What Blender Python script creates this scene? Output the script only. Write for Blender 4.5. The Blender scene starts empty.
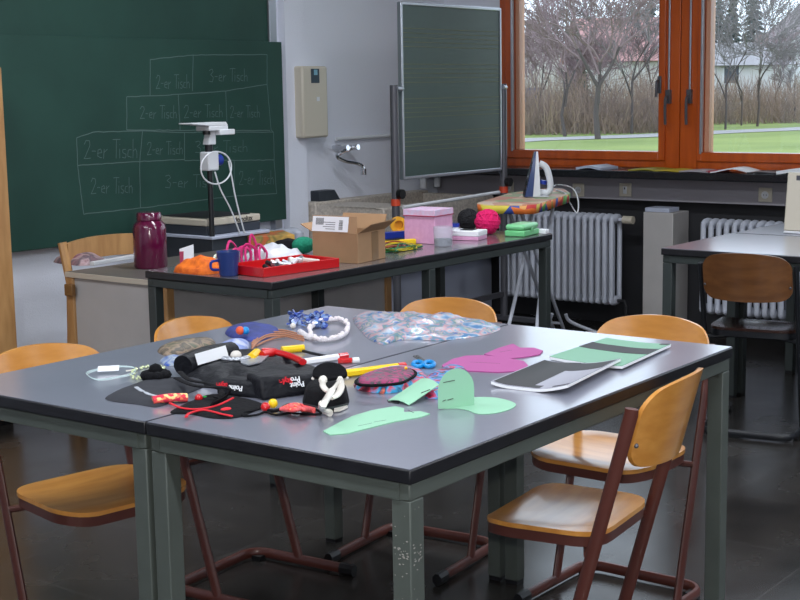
import bpy, bmesh, math, random
from mathutils import Vector, Matrix, noise
from math import sin, cos, pi, radians as R

# ------------------------------------------------------------------ camera, sky, light
SC = bpy.context.scene
COL = SC.collection
F = 1393.6; PITCH = 0.1487; ROLL = -0.0163; YAW = 0.915; CH = 1.427
cam_pos = Vector((0, 0, CH))
_fh = Vector((sin(YAW), cos(YAW), 0)); _rh = Vector((cos(YAW), -sin(YAW), 0))
_fwd = _fh*cos(PITCH) - Vector((0, 0, sin(PITCH)))
_up0 = _fh*sin(PITCH) + Vector((0, 0, cos(PITCH)))
_r = _rh*cos(ROLL) + _up0*sin(ROLL); _u = -_rh*sin(ROLL) + _up0*cos(ROLL)
cd = bpy.data.cameras.new('camera'); cam = bpy.data.objects.new('camera', cd); COL.objects.link(cam)
cd.sensor_width = 36; cd.lens = F/800*36; cd.clip_start = .05; cd.clip_end = 400
cam.matrix_world = Matrix(((_r.x, _u.x, -_fwd.x, 0), (_r.y, _u.y, -_fwd.y, 0), (_r.z, _u.z, -_fwd.z, CH), (0, 0, 0, 1)))
SC.camera = cam

W = bpy.data.worlds.new('overcast'); SC.world = W; W.use_nodes = True
bg = W.node_tree.nodes['Background']; bg.inputs[0].default_value = (.80, .88, 1.0, 1); bg.inputs[1].default_value = 2.4
SC.view_settings.view_transform = 'Standard'; SC.view_settings.look = 'None'
SC.view_settings.gamma = 1; SC.view_settings.use_curve_mapping = False
SC.view_settings.exposure = 0.0

def area(name, loc, rot, sx, sy, power, color=(1, 1, 1), portal=False):
    l = bpy.data.lights.new(name, 'AREA'); l.shape = 'RECTANGLE'; l.size = sx; l.size_y = sy
    l.energy = power; l.color = color
    if portal: l.cycles.is_portal = True
    o = bpy.data.objects.new(name, l); COL.objects.link(o); o.location = loc; o.rotation_euler = rot
    return o
# flash of the camera that took the photograph
fl = bpy.data.lights.new('camera_flash', 'SPOT'); fl.energy = 120; fl.spot_size = R(75); fl.spot_blend = .6; fl.shadow_soft_size = .03; fl.color = (1, .97, .93)
flo = bpy.data.objects.new('camera_flash', fl); COL.objects.link(flo)
flo.matrix_world = cam.matrix_world.copy(); flo.location = cam_pos + _u*.09 - _fwd*.02
WINS = [(3.81, 4.795), (2.2, 3.505), (.3, 1.85), (-1.6, 0)]       # glass spans along the window wall
for a, b in WINS:
    area('window_portal', (7.62, (a+b)/2, 1.86), (0, R(90), 0), 1.7, b-a+.1, 0, portal=True)

# unseen lamps added overhead for ambient fill (their housings are built with the ceiling)
FILL_LAMPS = [(1.3, -1.6), (1.3, .9), (1.3, 3.4), (4.3, -1.6), (4.3, .9), (4.3, 3.4), (-1.6, .9)]
for x_, y_ in FILL_LAMPS:
    area('added_fill_light', (x_, y_, 2.93), (0, 0, 0), .22, 1.5, 46, (.88, .93, 1))

# ------------------------------------------------------------------ unprojection on known planes of the room
def ray(x, y): return _fwd + _r*(x-400)/F - _u*(y-300)/F
def atz(x, y, z=.76):
    v = ray(x, y); return cam_pos + v*((z-CH)/v.z)
def aty(x, y, Y):
    v = ray(x, y); return cam_pos + v*(Y/v.y)
def atx(x, y, X):
    v = ray(x, y); return cam_pos + v*(X/v.x)

# ------------------------------------------------------------------ materials
def lin(c):
    return tuple((v/255/12.92 if v/255 <= .04045 else ((v/255+.055)/1.055)**2.4) for v in c) + (1,)
MATS = {}
def mat(name, rgb, rough=.5, metal=0, spec=.5, coat=0, var=.0, vscale=8, bump=0, bscale=60, rgb2=None, stretch=None, trans=0, emit=None, alpha=1, sheen=0):
    if name in MATS: return MATS[name]
    m = bpy.data.materials.new(name); m.use_nodes = True; nt = m.node_tree
    b = nt.nodes['Principled BSDF']
    b.inputs['Base Color'].default_value = lin(rgb); b.inputs['Roughness'].default_value = rough
    b.inputs['Metallic'].default_value = metal; b.inputs['Specular IOR Level'].default_value = spec
    b.inputs['Coat Weight'].default_value = coat; b.inputs['Coat Roughness'].default_value = .15
    b.inputs['Sheen Weight'].default_value = sheen
    if trans: b.inputs['Transmission Weight'].default_value = trans
    if alpha < 1: b.inputs['Alpha'].default_value = alpha
    tc = nt.nodes.new('ShaderNodeTexCoord'); out = tc.outputs['Object']
    if stretch:
        mp = nt.nodes.new('ShaderNodeMapping'); mp.inputs['Scale'].default_value = stretch
        nt.links.new(out, mp.inputs[0]); out = mp.outputs[0]
    if var or rgb2:
        n = nt.nodes.new('ShaderNodeTexNoise'); n.inputs['Scale'].default_value = vscale; n.inputs['Detail'].default_value = 5
        nt.links.new(out, n.inputs['Vector'])
        r = nt.nodes.new('ShaderNodeValToRGB'); r.color_ramp.elements[0].position = .35; r.color_ramp.elements[1].position = .65
        c1 = lin(rgb)
        c2 = lin(rgb2) if rgb2 else tuple(min(1, v*(1+var)) for v in c1[:3])+(1,)
        c0 = c1 if rgb2 else tuple(v*(1-var) for v in c1[:3])+(1,)
        r.color_ramp.elements[0].color = c0; r.color_ramp.elements[1].color = c2
        nt.links.new(n.outputs[0], r.inputs[0]); nt.links.new(r.outputs[0], b.inputs['Base Color'])
    if bump:
        n2 = nt.nodes.new('ShaderNodeTexNoise'); n2.inputs['Scale'].default_value = bscale; n2.inputs['Detail'].default_value = 3
        nt.links.new(tc.outputs['Object'], n2.inputs['Vector'])
        bp = nt.nodes.new('ShaderNodeBump'); bp.inputs['Strength'].default_value = bump; bp.inputs['Distance'].default_value = .01
        nt.links.new(n2.outputs[0], bp.inputs['Height']); nt.links.new(bp.outputs[0], b.inputs['Normal'])
    MATS[name] = m; return m
def patches(name, cols, scale=30, rough=.6, kind='voronoi', coat=0):
    """cells or blotches of several colours (printed fabric)"""
    m = bpy.data.materials.new(name); m.use_nodes = True; nt = m.node_tree; b = nt.nodes['Principled BSDF']
    b.inputs['Roughness'].default_value = rough; b.inputs['Coat Weight'].default_value = coat
    tc = nt.nodes.new('ShaderNodeTexCoord')
    r = nt.nodes.new('ShaderNodeValToRGB'); r.color_ramp.interpolation = 'CONSTANT' if kind == 'voronoi' else 'LINEAR'
    if kind == 'voronoi':
        v = nt.nodes.new('ShaderNodeTexVoronoi'); v.inputs['Scale'].default_value = scale
        nt.links.new(tc.outputs['Object'], v.inputs['Vector'])
        s = nt.nodes.new('ShaderNodeSeparateColor'); nt.links.new(v.outputs['Color'], s.inputs[0]); fac = s.outputs[0]
        pos = [i/len(cols) for i in range(len(cols))]
    else:
        v = nt.nodes.new('ShaderNodeTexNoise'); v.inputs['Scale'].default_value = scale; v.inputs['Detail'].default_value = 2
        v.inputs['Distortion'].default_value = .6
        nt.links.new(tc.outputs['Object'], v.inputs['Vector']); fac = v.outputs[0]
        pos = [.32+.36*i/(len(cols)-1) for i in range(len(cols))]
    el = r.color_ramp.elements
    while len(el) < len(cols): el.new(.5)
    for e, p, c in zip(el, pos, cols): e.position = p; e.color = lin(c)
    nt.links.new(fac, r.inputs[0]); nt.links.new(r.outputs[0], b.inputs['Base Color'])
    return m

M_wall = mat('wall_paint', (226, 229, 240), .85, bump=.25, bscale=180, spec=.2)
M_ceil = mat('ceiling_paint', (225, 225, 222), .9)
M_dark = mat('anthracite_paint', (34, 34, 38), .6)
M_top = mat('grey_laminate', (128, 130, 144), .28, var=.05, vscale=4, spec=.9, coat=.8, bump=.02, bscale=30)
M_top2 = mat('grey_laminate_brown', (100, 96, 98), .2, var=.05, vscale=4, spec=.8, coat=.5)
M_edge = mat('black_edge', (20, 20, 24), .38, var=.25, vscale=20)
M_green = mat('sage_grey_steel', (76, 82, 77), .5, spec=.4, var=.05, vscale=12)
M_green2 = mat('dark_grey_steel', (52, 58, 57), .45, spec=.4)
M_wood = mat('beech_plywood', (214, 150, 72), .28, coat=.5, rgb2=(198, 132, 56), vscale=6, stretch=(1, 6, 6))
M_woodd = mat('walnut_plywood', (122, 80, 46), .3, coat=.4, rgb2=(104, 66, 38), vscale=6, stretch=(1, 6, 6))
M_woodl = mat('pale_beech', (186, 142, 92), .45, rgb2=(166, 122, 76), vscale=5, stretch=(6, 6, 1))
M_seatd = mat('dark_brown_seat', (52, 32, 26), .2, coat=.6)
M_brown = mat('brown_steel', (84, 42, 34), .4, coat=.2)
M_black = mat('black_plastic', (16, 16, 18), .4)
M_bsteel = mat('black_steel', (26, 28, 32), .35)
M_chrome = mat('chrome', (210, 212, 216), .15, metal=1)
M_alu = mat('aluminium', (176, 180, 188), .35, metal=.8)
M_greyst = mat('grey_post', (92, 92, 98), .35, metal=.4)
M_white = mat('white_plastic', (212, 214, 218), .4)
M_radi = mat('radiator_enamel', (198, 202, 214), .4)
M_cream = mat('cream_enamel', (196, 188, 172), .35)
M_board = mat('green_chalkboard', (30, 62, 54), .55, rgb2=(36, 70, 61), vscale=3, spec=.35)
M_chalk = mat('chalk', (86, 108, 104), .9)
M_orange = mat('orange_lacquered_wood', (190, 84, 20), .28, coat=.5, rgb2=(172, 72, 16), vscale=3, stretch=(8, 8, 1))
M_orange2 = mat('tan_reveal_wood', (196, 140, 110), .35, coat=.3)
M_terr = mat('terrazzo', (206, 196, 184), .6, rgb2=(174, 164, 154), vscale=70)
M_granite = mat('black_granite', (16, 17, 20), .25, rgb2=(30, 32, 38), vscale=120)
M_strip = mat('grey_trunking', (146, 142, 148), .6)
M_grey = mat('grey_panel', (176, 172, 170), .6, var=.03)
M_bluew = mat('blue_white_panel', (178, 184, 202), .5)
M_card = mat('cardboard', (166, 130, 96), .8, var=.06, vscale=10)
M_paper = mat('white_paper', (232, 234, 238), .7)
M_blkf = mat('black_fabric', (13, 13, 17), .9, bump=.3, bscale=90, spec=.2)
M_blkn = mat('black_nylon', (9, 11, 19), .6, bump=.5, bscale=45, spec=.3)
M_red = mat('red_plastic', (196, 22, 28), .3, coat=.4)
M_redf = mat('red_felt', (205, 22, 40), .8)
M_yel = mat('yellow_plastic', (238, 196, 20), .35)
M_blue = mat('blue_plastic', (34, 56, 150), .3)
M_cyan = mat('cyan_plastic', (20, 140, 210), .3)
M_mint = mat('mint_card', (142, 192, 162), .7)
M_purp = mat('purple_card', (168, 78, 140), .75)
M_silver = mat('silver_satin', (214, 208, 200), .3)
M_ink = mat('dark_ink', (60, 62, 64), .7)
M_bond = mat('charcoal_print', (44, 44, 46), .5, spec=.35)

def floor_mat():
    m = bpy.data.materials.new('dark_linoleum'); m.use_nodes = True; nt = m.node_tree; b = nt.nodes['Principled BSDF']
    tc = nt.nodes.new('ShaderNodeTexCoord')
    n = nt.nodes.new('ShaderNodeTexNoise'); n.inputs['Scale'].default_value = 3.5; n.inputs['Detail'].default_value = 8
    nt.links.new(tc.outputs['Object'], n.inputs['Vector'])
    r = nt.nodes.new('ShaderNodeValToRGB'); r.color_ramp.elements[0].position = .3; r.color_ramp.elements[1].position = .7
    r.color_ramp.elements[0].color = lin((34, 32, 31)); r.color_ramp.elements[1].color = lin((48, 45, 42))
    nt.links.new(n.outputs[0], r.inputs[0])
    br = nt.nodes.new('ShaderNodeTexBrick'); br.offset = 0; br.inputs['Scale'].default_value = 1
    br.inputs['Brick Width'].default_value = .5; br.inputs['Row Height'].default_value = .5; br.inputs['Mortar Size'].default_value = .003
    nt.links.new(tc.outputs['Object'], br.inputs['Vector'])
    mx = nt.nodes.new('ShaderNodeMix'); mx.data_type = 'RGBA'
    nt.links.new(br.outputs['Fac'], mx.inputs[0]); nt.links.new(r.outputs[0], mx.inputs[6]); mx.inputs[7].default_value = lin((62, 60, 58))
    nt.links.new(mx.outputs[2], b.inputs['Base Color'])
    rr = nt.nodes.new('ShaderNodeMapRange'); rr.inputs[3].default_value = .14; rr.inputs[4].default_value = .36
    nt.links.new(n.outputs[0], rr.inputs[0]); nt.links.new(rr.outputs[0], b.inputs['Roughness'])
    return m
def glass_mat():
    m = bpy.data.materials.new('window_glass'); m.use_nodes = True; nt = m.node_tree
    for x in list(nt.nodes): nt.nodes.remove(x)
    o = nt.nodes.new('ShaderNodeOutputMaterial'); t = nt.nodes.new('ShaderNodeBsdfTransparent'); t.inputs[0].default_value = (.93, .96, .97, 1)
    g = nt.nodes.new('ShaderNodeBsdfGlossy'); g.inputs['Roughness'].default_value = .02
    f = nt.nodes.new('ShaderNodeFresnel'); f.inputs[0].default_value = 1.35
    mx = nt.nodes.new('ShaderNodeMixShader'); nt.links.new(f.outputs[0], mx.inputs[0]); nt.links.new(t.outputs[0], mx.inputs[1]); nt.links.new(g.outputs[0], mx.inputs[2])
    nt.links.new(mx.outputs[0], o.inputs[0]); return m
M_floor = floor_mat(); M_glass = glass_mat()
M_lamp = mat('fill_lamp_diffuser', (250, 250, 250), .5)
_b = M_lamp.node_tree.nodes['Principled BSDF']; _b.inputs['Emission Color'].default_value = (.86, .92, 1, 1); _b.inputs['Emission Strength'].default_value = 3  # glow for the diffusers of the added overhead fill lamps
M_clear = mat('clear_plastic', (225, 230, 240), .15, alpha=.22)

# ------------------------------------------------------------------ mesh building helpers
def catmull(pts, n=6, closed=False):
    P = [Vector(p) for p in pts]
    if len(P) < 3: return P
    out = []; L = len(P); seg = L if closed else L-1
    for i in range(seg):
        if closed: a, b, c, d = P[i-1], P[i], P[(i+1) % L], P[(i+2) % L]
        else: a, b, c, d = P[max(i-1, 0)], P[i], P[i+1], P[min(i+2, L-1)]
        for k in range(n):
            t = k/n
            out.append(.5*((2*b)+(-a+c)*t+(2*a-5*b+4*c-d)*t*t+(-a+3*b-3*c+d)*t**3))
    if not closed: out.append(P[-1])
    return out
class MB:
    def __init__(s): s.v = []; s.f = []; s.mi = []; s.m = 0
    def add(s, V, Fs):
        o = len(s.v); s.v += [tuple(x) for x in V]
        for f in Fs: s.f.append(tuple(i+o for i in f)); s.mi.append(s.m)
        return s
    def box(s, x0, x1, y0, y1, z0, z1, mx=None):
        V = [Vector((x, y, z)) for z in (z0, z1) for x, y in ((x0, y0), (x1, y0), (x1, y1), (x0, y1))]
        if mx is not None: V = [mx @ v for v in V]
        return s.add(V, [(0, 3, 2, 1), (4, 5, 6, 7), (0, 1, 5, 4), (1, 2, 6, 5), (2, 3, 7, 6), (3, 0, 4, 7)])
    def prism(s, pts, z0, z1):
        n = len(pts); a = sum(pts[i][0]*pts[(i+1) % n][1]-pts[(i+1) % n][0]*pts[i][1] for i in range(n))
        if a < 0: pts = pts[::-1]
        V = [(p[0], p[1], z0) for p in pts]+[(p[0], p[1], z1) for p in pts]
        return s.add(V, [tuple(range(n))[::-1], tuple(range(n, 2*n))]+[(i, (i+1) % n, n+(i+1) % n, n+i) for i in range(n)])
    def extr(s, pts, d):
        """closed polygon (3-D) extruded by vector d"""
        n = len(pts); d = Vector(d); V = [Vector(p) for p in pts]+[Vector(p)+d for p in pts]
        return s.add(V, [tuple(range(n))[::-1], tuple(range(n, 2*n))]+[(i, (i+1) % n, n+(i+1) % n, n+i) for i in range(n)])
    def tube(s, pts, r, k=8, closed=False, flat=None, r1=None):
        P = [Vector(p) for p in pts]; n = len(P); V = []; up = Vector((0, 0, 1)); prev = None
        for i, p in enumerate(P):
            if closed: t = P[(i+1) % n]-P[i-1]
            else: t = P[min(i+1, n-1)]-P[max(i-1, 0)]
            if t.length < 1e-9: t = Vector((0, 0, 1))
            t.normalize()
            if prev is None:
                a = t.cross(up) if abs(t.z) < .95 else t.cross(Vector((0, 1, 0)))
            else: a = prev - t*prev.dot(t)
            if a.length < 1e-6: a = t.orthogonal()
            a.normalize(); b = t.cross(a); prev = a
            rr = r if r1 is None else r+(r1-r)*i/max(1, n-1)
            for j in range(k):
                w = 2*pi*(j+.5)/k
                V.append(p + a*(rr*cos(w)) + b*((rr if flat is None else flat)*sin(w)))
        Fs = []
        for i in range(n if closed else n-1):
            for j in range(k):
                i2 = (i+1) % n; Fs.append((i*k+j, i*k+(j+1) % k, i2*k+(j+1) % k, i2*k+j))
        if not closed: Fs += [tuple(range(k))[::-1], tuple((n-1)*k+j for j in range(k))]
        return s.add(V, Fs)
    def lathe(s, prof, c=(0, 0, 0), k=24, mx=None):
        V = []; n = len(prof)
        for r, z in prof:
            for j in range(k):
                w = 2*pi*j/k; v = Vector((r*cos(w), r*sin(w), z))
                if mx is not None: v = mx @ v
                V.append(v+Vector(c))
        Fs = [(i*k+j, i*k+(j+1) % k, (i+1)*k+(j+1) % k, (i+1)*k+j) for i in range(n-1) for j in range(k)]
        if prof[0][0] > 1e-6: Fs.append(tuple(range(k))[::-1])
        if prof[-1][0] > 1e-6: Fs.append(tuple((n-1)*k+j for j in range(k)))
        return s.add(V, Fs)
    def ball(s, c, r, k=12, sc=(1, 1, 1)):
        V = []; h = max(4, k//2)
        for i in range(h+1):
            a = pi*i/h
            for j in range(k):
                w = 2*pi*j/k; V.append((c[0]+r*sc[0]*sin(a)*cos(w), c[1]+r*sc[1]*sin(a)*sin(w), c[2]+r*sc[2]*-cos(a)))
        return s.add(V, [(i*k+j, i*k+(j+1) % k, (i+1)*k+(j+1) % k, (i+1)*k+j) for i in range(h) for j in range(k)])
    def pillow(s, poly, z0, h, e=2.5, rings=9, amp=.0, freq=18, seed=0, wob=0):
        """soft flat lump over a polygon: height h, edge sharpness e, creased by noise"""
        P = catmull([(p[0], p[1], 0) for p in poly], 5, True); n = len(P)
        c = sum(P, Vector())/n; V = []; so = Vector((seed*7.3, seed*3.1, seed))
        for i in range(rings+1):
            t = 1-i/rings*1.0
            for p in P:
                q = c+(p-c)*t
                hh = h*(1-t**e)**.6 if t < 1 else 0
                nz = noise.noise(q*freq+so)*amp*min(1, (1-t)*4) if amp else 0
                V.append((q.x, q.y, z0+max(hh+nz, .0006)+(.001 if i else 0)))
        base = len(V)
        for p in P: V.append((p.x, p.y, z0+.0004))
        Fs = []
        for i in range(rings):
            for j in range(n): Fs.append((i*n+j, i*n+(j+1) % n, (i+1)*n+(j+1) % n, (i+1)*n+j))
        for j in range(n): Fs.append((base+(j+1) % n, (j+1) % n, j, base+j)[::-1])
        Fs.append(tuple(range(base, base+n))[::-1])
        return s.add(V, Fs)
    def build(s, name, mats, parent=None, smooth=35, bevel=0, seg=2, loc=None):
        me = bpy.data.meshes.new(name); me.from_pydata(s.v, [], s.f)
        if not isinstance(mats, (list, tuple)): mats = [mats]
        for m in mats: me.materials.append(m)
        for p, i in zip(me.polygons, s.mi): p.material_index = min(i, len(mats)-1)
        bm = bmesh.new(); bm.from_mesh(me); bmesh.ops.remove_doubles(bm, verts=bm.verts, dist=1e-6)
        bmesh.ops.recalc_face_normals(bm, faces=bm.faces); bm.to_mesh(me); bm.free()
        if smooth:
            me.polygons.foreach_set('use_smooth', [True]*len(me.polygons)); me.set_sharp_from_angle(angle=R(smooth))
        o = bpy.data.objects.new(name, me); COL.objects.link(o)
        if parent is not None: o.parent = parent
        if loc is not None: o.location = loc
        if bevel:
            b = o.modifiers.new('bevel', 'BEVEL'); b.width = bevel; b.segments = seg; b.limit_method = 'ANGLE'; b.angle_limit = R(40)
        return o
def box(x0, x1, y0, y1, z0, z1, mx=None): return MB().box(x0, x1, y0, y1, z0, z1, mx)
def tag(o, label, cat, group=None, kind=None):
    if label: o['label'] = label
    if cat: o['category'] = cat
    if group: o['group'] = group
    if kind: o['kind'] = kind
    return o
def thing(name, label, cat, loc=(0, 0, 0), rz=0, group=None):
    o = bpy.data.objects.new(name, None); COL.objects.link(o); o.empty_display_size = .05
    o.location = loc; o.rotation_euler = (0, 0, rz); return tag(o, label, cat, group)
def struct(o): o['kind'] = 'structure'; return o
def kids(o): return [c for c in bpy.data.objects if c.parent == o]
def copy_tree(o, parent=None):
    c = o.copy(); COL.objects.link(c); c.parent = parent
    for ch in kids(o): copy_tree(ch, c)
    return c
def txt(mb, s, size, mx, align='CENTER', depth=.0006, bold=0):
    cu = bpy.data.curves.new('t', 'FONT'); cu.body = s; cu.size = size; cu.align_x = align; cu.align_y = 'CENTER'; cu.extrude = depth; cu.offset = bold
    o = bpy.data.objects.new('t', cu); COL.objects.link(o); bpy.context.view_layer.update()
    me = bpy.data.meshes.new_from_object(o.evaluated_get(bpy.context.evaluated_depsgraph_get()))
    mb.add([mx @ v.co for v in me.vertices], [tuple(p.vertices) for p in me.polygons])
    bpy.data.objects.remove(o); bpy.data.curves.remove(cu); bpy.data.meshes.remove(me)
def frame(o, x, z, y=None):
    """matrix with origin o, x axis, 'up' axis given as second argument (text: x right, y up)"""
    x = Vector(x).normalized(); yv = Vector(z); yv = (yv - x*yv.dot(x)).normalized(); n = x.cross(yv)
    return Matrix(((x.x, yv.x, n.x, o[0]), (x.y, yv.y, n.y, o[1]), (x.z, yv.z, n.z, o[2]), (0, 0, 0, 1)))

# ------------------------------------------------------------------ the room
WX = 7.5; WY = 5.37; CZ = 3.05
struct(box(-3.2, WX+.25, -3.6, WY+.2, -.12, 0).build('floor', M_floor, smooth=0))
struct(box(-3.2, WX+.25, -3.6, WY+.2, CZ, CZ+.12).build('ceiling', M_ceil, smooth=0))
struct(box(-3.2, WX+.25, WY, WY+.2, 0, CZ).build('wall_board', M_wall, smooth=0))
struct(box(-3.2, WX+.25, -3.8, -3.6, 0, CZ).build('wall_back', M_wall, smooth=0))
struct(box(-3.4, -3.2, -3.8, WY+.2, 0, CZ).build('wall_left', M_wall, smooth=0))
w = MB(); ZB, ZT = .95, 2.75; FR = [(3.68, 4.93), (2.04, 3.68), (.1, 2.04), (-1.8, .1)]
w.box(WX, WX+.25, -3.6, WY, 0, ZB); w.box(WX, WX+.25, -3.6, WY, ZT, CZ)
w.box(WX, WX+.25, 4.93, WY, ZB, ZT); w.box(WX, WX+.25, -3.6, -1.8, ZB, ZT)
w.m = 0
o = w.build('wall_window', [M_wall], smooth=0); struct(o)
struct(box(WX-.006, WX, -3.6, WY, 0, .93).build('wall_window_lower', M_dark, smooth=0))
# windows: lacquered orange frames, deep sash, double glazing
for i, (a, b) in enumerate(FR):
    t = thing('window_%d' % (i+1), None, None, (0, 0, 0)); t['kind'] = 'structure'
    ga, gb = WINS[i]
    m = MB(); X0, X1 = WX-.02, WX+.12
    e0, e1 = a+.002, b-.002
    if i == 0: m.box(X0, X1, gb+.085, e1, ZB+.002, ZT); m.box(X0, X1, e0, ga-.04, ZB+.002, ZT)
    else: m.box(X0, X1, gb+.06, e1, ZB+.002, ZT); m.box(X0, X1, e0, ga-.04, ZB+.002, ZT)
    top = gb+.085 if i == 0 else gb+.06
    m.box(X0, X1, ga-.04, top, ZB+.002, 1.0); m.box(X0, X1, ga-.04, top, ZT-.06, ZT)
    m.build('window_frame', M_orange, t, bevel=.004)
    m = MB(); S0, S1 = WX-.035, WX+.07                # sash
    m.box(S0, S1, ga-.04, ga, 1.0, ZT-.06); m.box(S0, S1, gb+.03, top, 1.0, ZT-.06)
    m.box(S0, S1, ga, gb+.03, 1.0, 1.05); m.box(S0, S1, ga, gb+.03, ZT-.11, ZT-.06)
    m.build('sash', M_orange, t, bevel=.004)
    m = MB(); m.box(WX+.0, WX+.065, gb, gb+.03, 1.05, ZT-.11); m.build('reveal', M_orange2, t, bevel=.003)
    m = MB(); m.box(S0-.004, WX-.012, gb+.028, gb+.042, 1.04, ZT-.11); m.build('aluminium_seal', M_alu, t, bevel=.003)
    box(WX+.03, WX+.036, ga-.005, gb+.005, 1.045, ZT-.105).build('pane', M_glass, t, smooth=0)
# fittings on the broad post between the two windows
for px in (667.5, 688.5):
    p = atx(px, 95, WX-.045)
    m = MB(); m.tube([(WX-.03, p.y, 1.39), (WX-.03, p.y, 2.3)], .006); 
    hd = m.build('espagnolette', M_alu, None); 
    tag(hd, 'thin metal locking rod on the orange post, %s one' % ('left' if px < 680 else 'right'), 'window rod')
    m = MB(); m.box(WX-.045, WX-.02, p.y-.014, p.y+.014, 1.33, 1.41); m.tube(catmull([(WX-.045, p.y, 1.37), (WX-.07, p.y, 1.36), (WX-.075, p.y, 1.30), (WX-.07, p.y, 1.21)], 5), .008, flat=.011)
    h = m.build('lever', M_greyst, None); h.parent = hd
p = atx(661, 85, WX-.04)
t = thing('window_handle', 'small dark window handle at the edge of the left casement', 'window handle', (WX-.035, p.y+.01, 1.44))
box(-.012, 0, -.012, .012, -.05, .05).build('plate', M_greyst, t, bevel=.003)
MB().tube(catmull([(-.01, 0, .02), (-.04, 0, .02), (-.045, 0, -.02), (-.042, 0, -.07)], 5), .007).build('lever', M_greyst, t)
struct(box(WX-.30, WX-.0, -3.59, WY-.01, .905, .949).build('trim_1', M_granite, bevel=.006))     # sill
struct(box(WX-.11, WX-.006, -3.59, WY-.01, .765, .9).build('trim_2', M_strip, bevel=.003))       # cable trunking
struct(box(5.9, 6.06, WY-.05, WY, 0, CZ).build('trim_3', M_wall, smooth=0))                      # shallow pilaster by the board
struct(box(-3.2, 5.9, WY-.015, WY, 0, .07).build('baseboard_board', M_dark, smooth=0))

for x_, y_ in FILL_LAMPS:
    t = thing('added_fill_lamp', 'long white fill lamp added out of view above the room', 'ceiling lamp', (x_, y_, 2.94), 0, 'added fill lamps')  # added fixture around each unseen overhead fill light
    box(-.13, .13, -.78, .78, .008, .11).build('housing', M_white, t, bevel=.004)
    box(-.11, .11, -.75, .75, .0, .007).build('diffuser', M_lamp, t)

def socket(px, py, label, kind='socket'):
    p = atx(px, py, WX-.12)
    t = thing('wall_switch' if kind == 'switch' else 'wall_socket', label, 'switch' if kind == 'switch' else 'socket', (WX-.11, p.y, p.z))
    box(-.010, 0, -.040, .040, -.040, .040).build('plate', M_cream, t, bevel=.004)
    if kind == 'switch':
        box(-.015, -.010, -.012, .012, -.022, .022).build('rocker', M_white, t, bevel=.002)
        box(-.0155, -.015, -.004, .004, .004, .016).build('mark', M_black, t)
    else:
        mx = Matrix.Rotation(R(-90), 4, 'Y')
        MB().lathe([(.021, .010), (.021, .013), (.018, .013), (.0175, .0102)], mx=mx, k=20).build('rim', M_white, t)
        m = MB(); m.ball((-.0105, -.008, 0), .003, 8); m.ball((-.0105, .008, 0), .003, 8); m.build('pin_hole', M_black, t)
socket(508, 188, 'cream wall socket below the sill nearest the rolling music board')
socket(578, 190, 'cream wall socket beside the iron and its loop of cable')
socket(625, 190, 'cream light switch plate between the two radiators', 'switch')
socket(765, 195, 'cream wall socket on the grey strip near the white computer')

# ------------------------------------------------------------------ radiators
def radiator(Y0, Y1, z0, z1, X, n, label, valve=True, axis='Y'):
    t = thing('radiator', label, 'radiator', (X, (Y0+Y1)/2, 0) if axis == 'Y' else ((Y0+Y1)/2, X, 0), 0, 'white column radiators')
    L = Y1-Y0; m = MB()
    for i in range(n):
        y = -L/2+(i+.5)*L/n; wd = L/n*.34
        def q(a, b, c): return (a, b, c) if axis == 'Y' else (b, a, c)
        for dx in (-.05, .05):
            pts = [q(dx, y, z0+.03), q(dx, y, z1-.03)]
            m.tube(pts, wd, 8)
        for zc in (z0+.03, z1-.03):
            m.ball(q(0, y, zc), 1, 10, (.075, wd*1.25, .03) if axis == 'Y' else (wd*1.25, .075, .03))
    m.build('column', M_radi, t, smooth=60)
    if valve:
        m = MB(); m.tube([(-.0, -L/2, z1-.035), (-.0, -L/2-.05, z1-.035)], .012); m.build('pipe', M_radi, t)
        m = MB(); m.tube([(-.0, -L/2-.03, z1-.035), (-.0, -L/2-.095, z1-.035)], .024, 14); m.build('valve_knob', M_cream, t)
        m = MB(); m.tube([(.0, -L/2+.02, z0+.03), (0, -L/2-.04, z0+.03), (0, -L/2-.05, z0)], .01); m.tube([(0, -L/2-.05, z0), (0, -L/2-.05, .002)], .01); m.build('return_pipe', M_dark, t)
    return t
radiator(3.98, 4.80, .14, .69, WX-.19, 18, 'white column radiator behind the ironing board legs')
radiator(2.55, 3.44, .14, .69, WX-.19, 19, 'white column radiator behind the desk at the right')
radiator(.5, 1.9, .14, .69, WX-.19, 26, 'white column radiator beyond the right-hand desks')
# boxed pipe casing between the radiators
t = thing('pipe_casing', 'light grey boxed casing on the floor between the two radiators', 'casing', (WX-.13, 3.715, 0))
box(-.09, .115, -.10, .09, 0.0, .71).build('body', M_grey, t, bevel=.004)
box(-.08, .05, -.07, .085, .7105, .735).build('lid', M_bluew, t, bevel=.003)

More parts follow.
